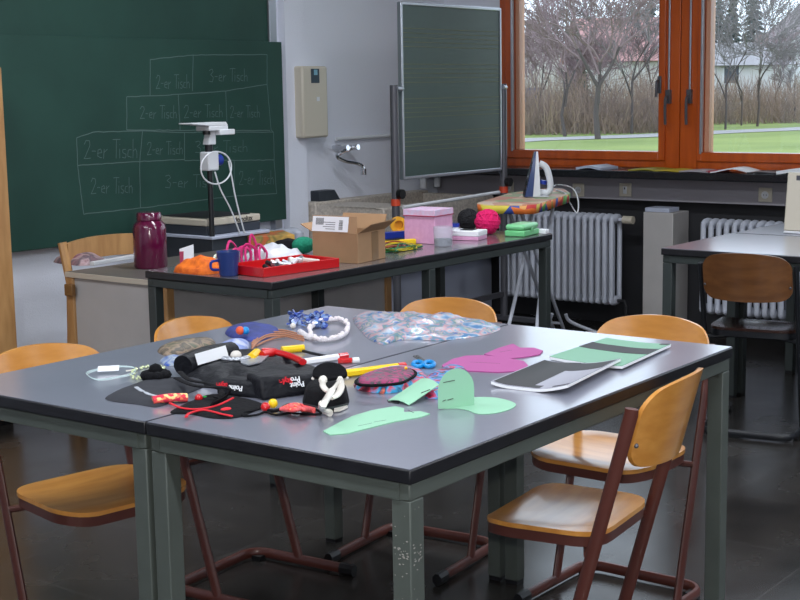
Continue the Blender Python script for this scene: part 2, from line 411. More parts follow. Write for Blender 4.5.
# ------------------------------------------------------------------ chalkboards and wall fittings
t = thing('chalkboard', 'dark green sliding chalkboard on the wall with a chalk table plan', 'chalkboard', (0, 0, 0))
BY = WY-.075
_p = aty(284, 130, BY); _t = aty(282, 42, BY).z; _b0 = aty(287, 219, BY).z
box(2.9, _p.x, BY, BY+.03, _b0, _t).build('lower_panel', M_board, t, bevel=.002)
_q = aty(267.5, 20, BY+.045).x
box(2.7, _q, BY+.045, BY+.07, 1.2, 2.9).build('upper_panel', M_board, t, bevel=.002)
box(_q+.004, _q+.06, BY+.033, BY+.074, .6, 3.0).build('rail', M_alu, t, bevel=.003)
chalk = MB(); rnd = random.Random(4)
def chalkline(pts, wdt=.004):
    P = [aty(x, y, BY) for x, y in pts]; Q = []
    for a, b in zip(P, P[1:]):
        n = max(2, int((b-a).length/.03))
        for i in range(n): Q.append(a.lerp(b, i/n)+Vector((rnd.uniform(-1, 1)*.0012, 0, rnd.uniform(-1, 1)*.0015)))
    Q.append(P[-1])
    for a, b in zip(Q, Q[1:]):
        d = (b-a); 
        if d.length < 1e-6: continue
        n = Vector((-d.z, 0, d.x)).normalized()*wdt/2; o = Vector((0, -.0012, 0))
        chalk.add([a-n+o, b-n+o, b+n+o, a+n+o], [(0, 1, 2, 3)])
for L in ([(150, 95.5), (150, 59.5), (192.5, 55), (266.9, 54.5), (267, 85), (271, 130), (273.5, 132.4), (274, 160.5), (276.5, 193.5), (234, 196), (140.4, 208), (83.4, 214), (77.4, 165.3), (76.5, 138), (93, 132), (142.5, 131), (184.5, 132.4), (273.5, 132.2)],
          [(193, 54.4), (192.3, 91)], [(126.6, 130), (126.6, 97), (178, 94.5), (225.5, 91), (267, 84.4)], [(178, 95), (180, 131)], [(225.5, 91), (227, 131)], [(126.6, 130), (270, 130.6)],
          [(142.5, 131), (139.5, 161.4), (140.4, 208)], [(184.5, 132.4), (184.4, 160.5), (274, 160)], [(77.4, 165.3), (139.5, 161.4), (184, 159.5)], [(234, 160), (234, 196)]):
    chalkline(L, .0045)
GL = {'2': [[(0, .75), (.15, .98), (.42, .95), (.45, .7), (.2, .3), (0, .02), (.5, .05)]], '3': [[(0, .9), (.3, 1), (.42, .8), (.15, .55), (.45, .35), (.35, .02), (0, .06)]],
      '-': [[(0, .4), (.3, .4)]], 'e': [[(0, .28), (.35, .33), (.25, .52), (.05, .45), (.02, .12), (.35, .05)]], 'r': [[(0, 0), (.05, .5)], [(.05, .32), (.3, .5)]],
      'T': [[(0, .98), (.6, 1)], [(.3, 1), (.27, 0)]], 'i': [[(0, .5), (0, 0)], [(0, .7), (.02, .74)]], 's': [[(.3, .48), (.05, .45), (.05, .3), (.3, .2), (.25, .02), (0, .05)]],
      'c': [[(.3, .45), (.05, .42), (.02, .1), (.3, .05)]], 'h': [[(0, 1), (0, 0)], [(0, .35), (.2, .48), (.3, .35), (.3, 0)]], ' ': []}
ADV = {'2': .6, '3': .6, '-': .42, 'e': .48, 'r': .4, 'T': .55, 'i': .18, 's': .42, 'c': .42, 'h': .4, ' ': .3}
def chalkword(s, x0, x1, ytop, ybot, sl=0):
    tot = sum(ADV[c] for c in s); u = (x1-x0)/tot; x = x0
    for c in s:
        for st in GL[c]:
            chalkline([(x+a*u, ybot-(ybot-ytop)*b+sl*(x-x0)) for a, b in st], .0032)
        x += ADV[c]*u
for s, x0, x1, yt, yb in (('2-er Tisch', 156, 190, 75, 89), ('3-er Tisch', 209, 248, 69, 82), ('2-er Tisch', 140, 177, 106, 119), ('2-er Tisch', 184, 223, 105, 118), ('2-er Tisch', 230, 260, 106, 118),
                          ('2-er Tisch', 84, 138, 140, 159), ('2-er Tisch', 147, 183, 142, 155), ('3-er Tisch', 195, 248, 141, 153), ('2-er Tisch', 91, 133, 178, 194), ('3-er Tisch', 165, 218, 175, 188), ('2-er Tisch', 239, 274, 171, 185)):
    chalkword(s, x0, x1, yt, yb, -.02)
chalk.build('chalk_writing', M_chalk, t, smooth=0)

t = thing('water_heater', 'cream box water heater hung on the wall above the tap', 'water heater', (0, 0, 0))
p0 = aty(302, 66, WY-.11); p1 = aty(329, 137, WY-.11)
box(p0.x, p1.x, WY-.11, WY, p1.z, p0.z).build('casing', M_cream, t, bevel=.012)
a = aty(315, 75, WY-.11)
box(a.x-.035, a.x+.035, WY-.1125, WY-.11, a.z-.045, a.z+.035).build('sticker', mat('navy_sticker', (30, 50, 66), .4), t)
box(a.x-.012, a.x+.018, WY-.1135, WY-.1125, a.z+.0, a.z+.03).build('sticker_emblem', mat('pale_blue_mark', (120, 170, 190), .5), t)
a = aty(318, 99, WY-.11); box(a.x-.012, a.x+.012, WY-.113, WY-.11, a.z-.012, a.z+.012).build('button', M_white, t)

t = thing('wall_tap', 'chrome swivel tap on the wall under the water heater', 'tap', (0, 0, 0))
A = [aty(*p, WY-.08) for p in ((336, 147), (337, 156), (345, 161), (358, 164), (363, 167), (363.5, 174))]
c = aty(338, 148, WY)
MB().tube([(c.x-.04, WY, c.z+.005), (c.x-.04, WY-.07, c.z+.005)], .016, 12).tube([(c.x+.05, WY, c.z), (c.x+.05, WY-.07, c.z)], .016, 12).tube([(c.x-.055, WY-.07, c.z), (c.x+.06, WY-.07, c.z)], .015, 12).build('valve_body', M_chrome, t)
m = MB()
for s in (-.075, .085): m.tube([(c.x+s*.6, WY-.07, c.z), (c.x+s*.6, WY-.115, c.z+.005)], .017, 8)
m.build('handle', M_chrome, t)
MB().tube(catmull([(c.x+.005, WY-.08, c.z-.01)] + [tuple(aty(x_, y_, WY-.10-.02*i)) for i, (x_, y_) in enumerate(((337, 156), (345, 161), (356, 163), (362, 166), (363.5, 172)))], 6), .011, 10).build('spout', M_chrome, t)
a = aty(363.5, 172, WY-.18); MB().tube([(a.x, WY-.18, a.z+.02), (a.x, WY-.18, a.z-.016)], .017, 12).build('nozzle', M_chrome, t)
a = aty(334, 139, WY); b = aty(392, 135, WY)
m = MB(); m.tube([(a.x, WY-.015, a.z), (7.3, WY-.015, a.z+.004)], .011, 10)
tag(m.build('water_pipe', M_white), 'white horizontal pipe along the wall above the tap', 'pipe')
for k, xx in enumerate((7.18, 7.33)):
    tag(MB().tube([(xx, WY-.05, .81), (xx, WY-.05, 1.9)], .022, 12).build('riser_pipe', M_white), 'white vertical pipe behind the music board, %s of two' % ('left' if k == 0 else 'right'), 'pipe', None)

# trough sink in the corner
t = thing('trough_sink', 'beige terrazzo trough sink in the corner under the tap', 'sink', (0, 0, 0))
m = MB(); SX0, SX1, SY0 = 6.08, WX-.32, 4.78
m.box(SX0, SX1, SY0, SY0+.06, .45, .785); m.box(SX0, SX1, WY-.09, WY-.002, .45, .80)
m.box(SX0, SX0+.30, SY0+.06, WY-.09, .45, .785); m.box(SX1-.07, SX1, SY0+.06, WY-.09, .45, .785); m.box(SX0+.30, SX1-.07, SY0+.06, WY-.09, .45, .51)
m.build('basin', M_terr, t, bevel=.008)
box(6.2, 7.45, 4.98, WY-.02, .0, .448).build('base_panel', M_bluew, t, bevel=.003)
t = thing('open_box', 'dark open-topped box standing on the terrazzo sink', 'box', (6.40, 5.12, .836), R(0))
m = MB()
def tray(m, w, d, h, th=.006, fl=1):
    for a in ((-w/2, w/2, -d/2, -d/2+th), (-w/2, w/2, d/2-th, d/2), (-w/2, -w/2+th, -d/2+th, d/2-th), (w/2-th, w/2, -d/2+th, d/2-th)):
        m.box(*a, 0, h)
    m.box(-w/2+th, w/2-th, -d/2+th, d/2-th, 0, th)
_p = atz(322, 202.5, .786); t.location = (_p.x, _p.y, .7855)
m.extr([(-.09, -.06, 0), (.11, -.06, 0), (.05, -.06, .075), (-.09, -.06, .075)], (0, .15, 0)); m.build('body', mat('dark_slate', (44, 50, 58), .6), t, bevel=.004)
radiator(5.55, 5.88, .2, .68, WY-.12, 4, 'short white radiator partly hidden under the chalkboard', False, 'X')

# tall cabinet at the left edge
t = thing('tall_cabinet', 'tall beech cabinet at the left edge of the room in front of the board', 'cabinet', (3.295, 5.13, 0))
box(-.45, .45, -.11, .13, .07, 1.565).build('body', M_woodl, t, bevel=.004)
box(-.44, .44, -.08, .12, 0, .0695).build('plinth', M_black, t)
for a, b in ((-.44, -.002), (.002, .448)):
    d_ = box(a, b, -.13, -.1105, .08, 1.555).build('door', M_woodl, t, bevel=.003)
    kx = b-.04 if a < -.1 else a+.04; MB().tube([(kx, -.131, .82), (kx, -.15, .82)], .012, 12).build('knob', M_alu, d_)

# ------------------------------------------------------------------ tables
def work_table(name, label, x, y, rz, L, Wd, top=M_top, steel=M_green, mids=(), group=None, H=.76, lg=.042, ins=.006, stretch=None):
    t = thing(name, label, 'table', (x, y, 0), rz, group)
    m = MB(); m.box(0, L, 0, Wd, H-.029, H-.0015); m.build('tabletop', M_edge, t, bevel=.003)
    m = MB(); m.box(.0025, L-.0025, .0025, Wd-.0025, H-.0012, H); m.build('laminate', top, t, smooth=0)
    m = MB(); z1 = H-.0295; z0 = z1-.032; i = ins
    m.box(i, L-i, i, i+lg*.6, z0, z1); m.box(i, L-i, Wd-i-lg*.6, Wd-i, z0, z1)
    m.box(i, i+lg*.6, i+lg*.6, Wd-i-lg*.6, z0, z1); m.box(L-i-lg*.6, L-i, i+lg*.6, Wd-i-lg*.6, z0, z1)
    m.build('frame', steel, t, bevel=.003)
    xs = [i+lg/2, L-i-lg/2]+[a for a in mids]
    for a in xs:
        for b in (i+lg/2, Wd-i-lg/2):
            l = MB(); l.box(a-lg/2, a+lg/2, b-lg/2, b+lg/2, .012, z0-.0003)
            # weld fillets under the rail
            for s in (-1, 1):
                if (a > i+lg and s < 0) or (a < L-i-lg and s > 0):
                    l.extr([(a+s*lg/2, b-.012, z0), (a+s*(lg/2+.016), b-.012, z0), (a+s*(lg/2+.005), b-.012, z0-.005), (a+s*lg/2, b-.012, z0-.016)], (0, .024, 0))
            lo = l.build('leg', steel, t, bevel=.004)
            f = box(a-lg/2+.002, a+lg/2-.002, b-lg/2+.002, b+lg/2-.002, 0, .012).build('foot_cap', M_black, t); f.parent = lo
    if stretch:
        box(stretch[0], stretch[1], Wd-i-lg/2-.012, Wd-i-lg/2+.012, stretch[2], stretch[2]+.025).build('stretcher', steel, t, bevel=.003)
    return t
RZT = .016
fx, fy = 1.917, 1.458; TL, TW = 1.418, .677
tb = work_table('work_table', 'grey topped work table nearest the camera with magazines and green card on it', fx, fy, RZT, TL, TW)
tb2 = work_table('work_table', 'grey topped work table joined behind, under the floral bag and wire ring', fx-sin(RZT)*(TW+.004), fy+cos(RZT)*(TW+.004), RZT, TL, TW)
# chipped paint on the corner leg facing the camera
m = MB(); rnd = random.Random(8)
def chip(m, face, u, z, s):
    k = 7; P = []
    for j in range(k):
        w_ = 2*pi*j/k; rr = s*rnd.uniform(.5, 1.2); P.append((u+rr*cos(w_)*1.3, z+rr*sin(w_)*.8))
    if face == 'x': m.extr([(.0058, a, b) for a, b in P], (-.0004, 0, 0))
    else: m.extr([(a, .0058, b) for a, b in P], (0, -.0004, 0))
for k in range(46):
    z = .60+rnd.gauss(0, .012); chip(m, rnd.choice('xy'), rnd.uniform(.012, .042), z, rnd.uniform(.0008, .0026))
for k in range(14): chip(m, rnd.choice('xy'), rnd.uniform(.012, .042), rnd.uniform(.5, .7), rnd.uniform(.0008, .0018))
m.build('chipped_paint', mat('bare_steel', (150, 146, 140), .5), tb, smooth=0)
tbk = work_table('long_work_table', 'long dark-legged work table in front of the chalkboard, piled with craft boxes', 3.625, 3.364, .005, 1.934, .66, M_top2, M_green2, mids=(.985,), stretch=(1.0, 1.88, .36))
work_table('side_desk', 'grey desk under the window with a brown chair pushed up to it', 5.268, 1.27, 0, .70, 1.40, M_top, M_green2)
work_table('side_desk', 'grey desk against the radiator with a white computer on it', 5.985, 1.27, 0, .66, 1.39, M_top, M_green2)

# ------------------------------------------------------------------ chairs
def rounded(poly, r, n=5):
    out = []; L = len(poly)
    for i in range(L):
        p = Vector(poly[i]); a = (Vector(poly[i-1])-p); b = (Vector(poly[(i+1) % L])-p)
        ra = min(r, a.length/2.05, b.length/2.05); A = p+a.normalized()*ra; B = p+b.normalized()*ra
        for k in range(n+1):
            t_ = k/n; out.append(A*(1-t_)**2+p*2*t_*(1-t_)+B*t_*t_)
    return out
def make_chair(name, label, x, y, rz, wood=M_wood, seatm=None, steel=M_brown, run=.12, bz0=.60, bz1=.774, cap=M_black):
    seatm = seatm or wood
    t = thing(name, label, 'chair', (x, y, 0), rz)
    # plywood seat: rounded, dished, waterfall front edge
    out = rounded([(-.180, -.185), (.180, -.185), (.188, .128), (-.188, .128)], .085, 6)
    def sz(px, py):
        r = math.hypot(px/.2, py/.19); z = .447-.013*max(0, 1-r*r)
        if py > .07: z -= (py-.07)**2*2.2
        return z
    n = len(out); V = []; rings = 8
    for i in range(rings+1):
        tt = 1-i/rings*.999
        for p in out: V.append((p.x*tt, p.y*tt, sz(p.x*tt, p.y*tt)))
    k = len(V)
    for i in (0,):
        for p in out: V.append((p.x, p.y, sz(p.x, p.y)-.011))
    Fs = [(i*n+j, i*n+(j+1) % n, (i+1)*n+(j+1) % n, (i+1)*n+j) for i in range(rings) for j in range(n)]
    Fs += [(j, k+j, k+(j+1) % n, (j+1) % n) for j in range(n)]+[tuple(range(k, k+n))]
    MB().add(V, Fs).build('seat', seatm, t, smooth=50)
    # steel tray rim under the seat
    m = MB(); inn = [p*.93 for p in out]; P0 = [p*.985 for p in out]
    V = [(p.x, p.y, sz(p.x, p.y)-.012) for p in P0]+[(p.x, p.y, sz(p.x, p.y)-.036) for p in P0]+[(p.x, p.y, sz(p.x, p.y)-.036) for p in inn]+[(p.x, p.y, sz(p.x, p.y)-.012) for p in inn]
    Fs = []
    for a, b in ((0, 1), (1, 2), (2, 3), (3, 0)):
        Fs += [(a*n+j, a*n+(j+1) % n, b*n+(j+1) % n, b*n+j) for j in range(n)]
    m.add(V, Fs).build('seat_frame', steel, t, smooth=40)
    # backrest: curved panel with rounded corners
    nx, nz = 30, 10; V = []; hw = .178
    def bp(u, v, o=0):
        u = sin(u*pi/2); dd = max(0, abs(u)*hw-(hw-.05))/.05
        zt = bz1-.028*abs(u)**2.2-.042*(1-math.sqrt(max(0, 1-dd*dd)))
        zb = bz0-.004+.010*abs(u)**2+.045*(1-math.sqrt(max(0, 1-dd*dd)))
        z = zb+(zt-zb)*v
        yy = -.065-.27*z-.050*(1-u*u)+o-.020
        return (u*hw, yy, z)
    for o in (0, .0105):
        for i in range(nx+1):
            for j in range(nz+1): V.append(bp(-1+2*i/nx, j/nz, o))
    q = (nx+1)*(nz+1); Fs = []
    for i in range(nx):
        for j in range(nz):
            a = i*(nz+1)+j; Fs.append((a, a+1, a+nz+2, a+nz+1)); Fs.append((q+a, q+a+nz+1, q+a+nz+2, q+a+1))
    for i in range(nx):
        a = i*(nz+1); b = a+nz+1; Fs.append((a, b, q+b, q+a)); a += nz; b += nz; Fs.append((a, q+a, q+b, b))
    for j in range(nz):
        Fs.append((j, q+j, q+j+1, j+1)); a = nx*(nz+1)+j; Fs.append((a, a+1, q+a+1, q+a))
    MB().add(V, Fs).build('backrest', wood, t, smooth=45)
    for s in (-1, 1):
        px = s*.191
        top = Vector((px, -.065-.27*(bz1-.066), bz1-.066)); bot = Vector((px, -.065, .018))
        m = MB(); m.tube([top+Vector((0, -.001, .012)), top, bot.lerp(top, .5), bot], .0105, 10, flat=.0165); m.build('leg', steel, t, smooth=50)
        # screws through the backrest
        c = bp(s*.82, .25); MB().ball((c[0], c[1]-.001, c[2]), .006, 8).build('screw', M_greyst, t)
        MB().tube([(px, run-.03, .019), (px, run+.018, .019)], .016, 8, flat=.019).build('end_cap', cap, t)
        MB().box(s*.172-.016, s*.172+.016, -.222, -.19, .0005, .016).build('glide', cap, t)
    path = [(-.191, run, .02), (-.191, -.10, .02)]
    for a in range(0, 91, 15): path.append((-.131-.06*cos(R(a)), -.18-.06*sin(R(a)), .02))
    path2 = [(-p[0], p[1], p[2]) for p in path[::-1]]
    MB().tube(path+path2, .011, 8, flat=.016).build('skid', steel, t, smooth=50)
    MB().tube([(-.19, -.045-.27*.42, .40), (-.1, -.12, .405), (.1, -.12, .405), (.19, -.045-.27*.42, .40)], .009, 8).build('cross_tube', steel, t)
    return t
make_chair('school_chair', 'orange plywood school chair nearest the camera at the right table edge', 2.768, 1.668, .12, bz1=.798).scale = (.94, .97, 1)
make_chair('school_chair', 'orange plywood school chair at the far right end of the table, behind the magazines', 3.275, 1.825, R(90))
make_chair('school_chair', 'orange plywood school chair at the far end of the table behind the floral bag', 3.255, 2.50, R(96))
make_chair('school_chair', 'orange plywood school chair on the left side below the blue mug', 2.86, 2.665, R(185))
make_chair('school_chair', 'orange plywood school chair at the left edge of the picture beside the tall cabinet', 2.25, 2.675, R(171))
make_chair('school_chair', 'brown plywood chair with dark seat and black skid frame at the window desk', 5.48, 2.31, R(-80), M_woodd, M_seatd, M_bsteel, run=.24, bz0=.575, cap=M_chrome)

# teacher's desk behind the long table and the wooden chair behind it
t = thing('teacher_desk', "old desk with grey panels and wooden legs behind the long work table", 'desk', (0, 0, 0))
DX0, DX1, DY0, DY1, DZ = 3.755, 5.20, 4.05, 4.66, .70
box(DX0, DX1, DY0, DY1, DZ-.022, DZ).build('desktop', mat('brown_grey_top', (92, 88, 84), .4), t, bevel=.003)
box(DX0-.006, DX0-.0005, DY0, DY1, DZ-.022, DZ-.001).build('edge_strip', mat('beige_edge', (190, 180, 165), .5), t)
for a in (DX0+.02, DX1-.02):
    for b in (DY0+.02, DY1-.02): box(a-.02, a+.02, b-.02, b+.02, 0, DZ-.0225).build('leg', M_woodl, t, bevel=.003)
box(DX0+.012, DX0+.026, DY0+.04, DY1-.04, .12, DZ-.0225).build('side_panel', M_grey, t)
box(DX0+.04, DX1-.04, DY0+.012, DY0+.026, .12, DZ-.0225).build('front_panel', M_grey, t)
box(DX0-.022, DX0, DY1-.06, DY1-.01, DZ-.10, DZ-.05).build('hook_block', mat('brown_block', (120, 84, 44), .5), t, bevel=.004)
t = thing('wooden_chair', 'wooden framed chair with curved back rail behind the old desk', 'chair', (4.15, 4.95, 0), 0)
for s in (-1, 1):
    MB().tube([(s*.25, -.1, .0), (s*.25, -.13, .42), (s*.25, -.14, .62), (s*.262, -.11, .80)], .021, 8, flat=.018).build('back_post', M_woodl, t)
    MB().tube([(s*.23, -.52, 0), (s*.23, -.5, .42)], .018, 8).build('leg', M_woodl, t)
V = []
m = MB(); P = []
for i in range(13):
    u = -1+2*i/12; P.append((u*.25, -.125+.05*(1-u*u)))
V = [(p[0], p[1]+o, z+.012*(1-(p[0]/.25)**2)) for o in (-.009, .009) for z in (.70, .795) for p in P]; n = 13
Fs = []
for i in range(12): Fs += [(i, i+1, n+i+1, n+i), (2*n+i, 3*n+i, 3*n+i+1, 2*n+i+1), (i, 2*n+i, 2*n+i+1, i+1), (n+i, n+i+1, 3*n+i+1, 3*n+i)]
Fs += [(0, n, 3*n, 2*n), (12, 2*n+12, 3*n+12, n+12)]
m.add(V, Fs).build('back_rail', M_woodl, t, smooth=40)
m = MB(); m.prism([(p.x, p.y) for p in rounded([(-.24, -.52), (.24, -.52), (.24, -.12), (-.24, -.12)], .04)], .42, .445); m.build('seat', M_woodl, t)

# ------------------------------------------------------------------ overhead projector on the old desk
PZ = .765; pr = aty(207, 240, 4.72); OX, OY = pr.x, pr.y
t = thing('projector_trolley', 'white topped trolley carrying the overhead projector behind the old desk', 'trolley', (OX, OY, 0))
box(-.012, .385, -.05, .40, PZ-.016, PZ).build('top_tray', M_bluew, t, bevel=.004)
box(.0, .37, -.035, .39, .40, PZ-.0165).build('body', mat('dark_slate', (44, 50, 58), .6), t, bevel=.003)
box(-.0, .37, -.03, .385, .18, .20).build('lower_tray', M_bluew, t, bevel=.004)
for a in (.012, .358):
    for b in (-.022, .375): MB().tube([(a, b, .003), (a, b, .399)], .012, 8).build('leg', M_alu, t)
t = thing('overhead_projector', 'grey and cream overhead projector with a tall post on the white trolley', 'projector', (OX, OY, PZ+.0005))
tz = aty(207, 219.5, OY).z-PZ
box(0, .37, 0, .36, .0, tz-.034).build('base', mat('blue_grey_case', (50, 56, 66), .5), t, bevel=.006)
box(-.006, .366, -.006, .366, tz-.0335, tz).build('rim', M_cream, t, bevel=.006)
box(.03, .33, .03, .33, tz+.0005, tz+.004).build('stage_glass', M_dark, t)
m = MB(); txt(m, 'demolux', .036, frame((.245, -.0065, tz-.017), (1, 0, 0), (0, 0, 1)), bold=.0006); m.build('lettering', M_black, t, smooth=0)
S_ = (pr-cam_pos).dot(_fwd)/F; yb = -.035
def hz_(y): return aty(205, y, OY+yb).z-PZ
def hx_(x): return aty(x, 140, OY+yb).x-aty(205.5, 140, OY+yb).x
MB().tube([(0, yb, -.0), (0, yb, hz_(142))], .0125, 12).build('post', M_bsteel, t)
MB().tube([(0, yb, hz_(154)), (0, yb, hz_(144))], .019, 12).build('post_sleeve', M_bsteel, t)
hd = box(hx_(200), hx_(211), yb-.028, yb+.028, hz_(171), hz_(152)).build('carriage', M_white, t, bevel=.006)
MB().tube([(hx_(211.2), yb, hz_(161)), (hx_(216), yb, hz_(161))], .027, 16).build('focus_knob', M_blue, hd)
h = MB(); h.extr([(hx_(202), yb-.02, hz_(145)), (hx_(210), yb-.02, hz_(145)), (hx_(210), yb-.02, hz_(131)), (hx_(205), yb-.02, hz_(131))], (0, .04, 0))
h.box(hx_(199), hx_(218), yb-.05, yb+.04, hz_(131), hz_(126)); h.box(hx_(209), hx_(224), yb-.055, yb+.04, hz_(135.5), hz_(130))
h.build('projection_head', M_white, t, bevel=.004)
MB().extr([(hx_(182), yb-.05, hz_(122.6)), (hx_(216), yb-.05, hz_(122.4)), (hx_(218), yb-.05, hz_(126)), (hx_(202), yb-.05, hz_(126.2)), (hx_(182), yb-.05, hz_(123.8))], (0, .09, 0)).build('mirror_flap', M_white, t, bevel=.002)
MB().tube([(hx_(200.5), yb-.02, hz_(131.2)), (hx_(200.5), yb-.02, hz_(134.5))], .018, 14).build('lens', M_black, t)
m = MB(); cy_ = yb-.05
loop = [(hx_(204.5)+.10*cos(a), cy_, hz_(168)+.075*sin(a)) for a in [i*pi/8 for i in range(16)]]
m.tube(catmull(loop, 3, True), .0038, 6, closed=True)
m.tube(catmull([(hx_(217), cy_, hz_(162)), (hx_(220), cy_, hz_(180)), (hx_(223), cy_, hz_(200)), (hx_(230), cy_, .02), (hx_(232), cy_, .006)], 6), .0038, 6)
m.tube(catmull([(hx_(203), cy_, hz_(172)), (hx_(208), cy_, hz_(190)), (hx_(218), cy_, hz_(212)), (hx_(226), cy_, .006)], 6), .0038, 6)
m.build('cable', M_white, t)
# cloth, white pointer and booklets on the old desk
c = atz(72, 263, DZ)
tag(MB().pillow([(c.x-.05, c.y-.13), (c.x+.10, c.y-.12), (c.x+.13, c.y+.02), (c.x+.02, c.y+.12), (c.x-.04, c.y+.06)], DZ, .045, 1.6, amp=.012, freq=25).build('folded_cloth', patches('pink_grey_print', [(150, 110, 116), (96, 84, 92), (176, 150, 152), (120, 72, 84)], 14, kind='noise'), smooth=60),
    'crumpled pink and grey cloth on the left corner of the old desk', 'cloth')
a = atz(92, 266, DZ); b = atz(136, 258, DZ); d = (b-a).normalized(); n = Vector((-d.y, d.x, 0))
tag(MB().prism([tuple((a+n*.012)[:2]), tuple((a-n*.012)[:2]), tuple((b-n*.012)[:2]), tuple((b+n*.012)[:2])], DZ+.0005, DZ+.018).build('board_ruler', M_white, bevel=.002), 'long white board ruler lying on the old desk beside the cloth', 'ruler')
# ------------------------------------------------------------------ rolling music board
t = thing('music_board', 'rolling green music board with stave lines in an aluminium frame', 'music board', (0, 0, 0))
MY = 4.55; x0, x1, z0, z1 = 5.945, 6.905, .957, 1.893
box(x0+.012, x1-.012, MY-.008, MY+.008, z0+.012, z1-.012).build('panel', mat('grey_green_board', (54, 74, 70), .42, spec=.5), t)
m = MB()
m.box(x0, x0+.014, MY-.014, MY+.014, z0, z1); m.box(x1-.014, x1, MY-.014, MY+.014, z0, z1)
m.box(x0+.014, x1-.014, MY-.014, MY+.014, z0, z0+.016); m.box(x0+.014, x1-.014, MY-.014, MY+.014, z1-.016, z1)
m.build('panel_frame', M_alu, t, bevel=.003)
m = MB()
for gy in (28, 64, 99, 133):
    for k in range(5):
        z = aty(404, gy+k*4.6, MY-.01).z; m.box(x0+.02, x1-.02, MY-.0095, MY-.008, z-.0012, z+.0012)
m.build('stave_line', mat('ochre_line', (118, 120, 84), .8), t, smooth=0)
for xx in (x0-.055, x1+.035):
    MB().tube([(xx, MY, .08), (xx, MY, 1.46)], .022, 14).build('post', M_greyst, t)
    MB().tube([(xx, MY, .822), (xx, MY, .858)], .0262, 14).build('clamp_ring', mat('orange_ring', (205, 70, 40), .4), t)
    MB().tube([(xx, MY-.022, .885), (xx, MY-.05, .885)], .026, 14).build('knob', M_black, t)
    MB().tube([(xx+.0, MY-.02, 1.44), (xx+(.05 if xx < 6.3 else -.03), MY-.02, 1.44)], .012, 10).build('pivot', M_alu, t)
    f = MB(); f.box(xx-.02, xx+.02, MY-.24, MY+.24, .055, .085); fo = f.build('foot', M_greyst, t, bevel=.004)
    for yy in (-.2, .2): MB().tube([(xx-.012, MY+yy, .028), (xx+.012, MY+yy, .028)], .026, 14).build('castor', M_black, fo)
box(x0-.055, x1+.035, MY-.012, MY+.012, .20, .23).build('cross_bar', M_greyst, t)
a, b = (x0-.03), (x1-.06)
MB().tube([(a, MY-.03, .812), (b, MY-.03, .832)], .010, 8).build('chalk_rail', M_white, t)

# ------------------------------------------------------------------ ironing board and iron
t = thing('ironing_board', 'ironing board with a bright patchwork cover, standing before the radiator', 'ironing board', (5.77, 3.78, 0), math.atan2(.24, .79)+.02)
IZ = .868
pts = rounded([(0, -.155), (.75, -.17), (1.1, -.05), (1.1, .05), (.75, .17), (0, .155)], .07, 5)
MB().prism([tuple(p[:2]) for p in pts], IZ-.012, IZ).build('cover', patches('cover_top', [(196, 150, 130), (206, 176, 150), (190, 130, 110), (150, 160, 120), (214, 190, 170)], 9), t, bevel=.004)
P = [p*1.006 for p in pts]; m = MB()
n = len(P); V = [(p.x, p.y, IZ-.004) for p in P]+[(p.x*.995+.002, p.y*.97, IZ-.05) for p in P]
m.add(V, [(i, (i+1) % n, n+(i+1) % n, n+i) for i in range(n)])
o = m.build('cover_skirt', patches('skirt_patches', [(96, 160, 60), (60, 84, 160), (220, 200, 70), (230, 120, 50), (200, 60, 60), (110, 180, 110), (236, 170, 90)], 17), t, smooth=60)
s = o.modifiers.new('solid', 'SOLIDIFY'); s.thickness = .003
P2 = [Vector((.05+p.x*.9, p.y*.88, 0)) for p in pts]; MB().tube(catmull([(p.x, p.y, IZ-.03) for p in P2[::3]], 4, True), .008, 6, closed=True).build('deck_rim', M_white, t)
def foot(x, w): return catmull([(x-.0, -w, .012), (x+.03, -w*.4, .012), (x+.03, w*.4, .012), (x, w, .012)], 5)
MB().tube([(.18, -.03, IZ-.035), (1.22, -.03, .02)], .010, 8).tube([(.18, .03, IZ-.035), (1.22, .03, .02)], .010, 8).tube([(1.12, -.03, .09), (1.12, .03, .09)], .008, 8).build('leg', M_radi, t)
MB().tube(catmull([(.85, -.055, IZ-.035), (.55, -.06, .45), (.28, -.09, .10), (.16, -.16, .014)], 7), .010, 8).tube(catmull([(.85, .055, IZ-.035), (.55, .06, .45), (.28, .09, .10), (.16, .16, .014)], 7), .010, 8).build('leg', M_radi, t)
MB().tube(catmull([(1.20, -.04, .13), (1.22, -.07, .08), (1.24, -.24, .014)], 6), .010, 8).tube(catmull([(1.20, .04, .13), (1.22, .07, .08), (1.24, .17, .014)], 6), .010, 8).build('foot', M_radi, t)
m = MB(); m.ball((.03, .15, IZ-.06), .018, 10); m.build('hook_knob', M_black, t)

ip = atz(537, 197, IZ); 
t = thing('steam_iron', 'blue and white steam iron standing on its heel on the ironing board', 'iron', (ip.x, ip.y, IZ+.001), math.atan2(_rh.y, _rh.x))
# local: x to the right of the picture, soleplate facing left; stands upright, tip at the top
sp = []
for k in range(15):
    a = k/14; sp.append((-.052*(1-a**2.4)*1.0-.002, a))
V = []; n = 0
prof = [(1-.0*a, a) for a in (0, .1, .2, .35, .5, .65, .8, .9, .97, 1)]
def loft(m, l0, l1, r0, r1, w):
    N = 12; V = []
    for i in range(N+1):
        a = i/N; h_ = w*(1-a**2.2)+.0015; xl = l0+(l1-l0)*a; xr = r0+(r1-r0)*a; z = .004+.232*a
        V += [(xl, -h_, z), (xr, -h_*.9, z), (xr, h_*.9, z), (xl, h_, z)]
    Fs = [(0, 1, 2, 3)[::-1], tuple(4*N+k for k in range(4))]
    for i in range(N): Fs += [(4*i+k, 4*i+(k+1) % 4, 4*i+4+(k+1) % 4, 4*i+4+k) for k in range(4)]
    m.add(V, Fs)
m = MB(); loft(m, -.072, -.016, -.067, -.012, .052); m.build('soleplate', M_chrome, t)
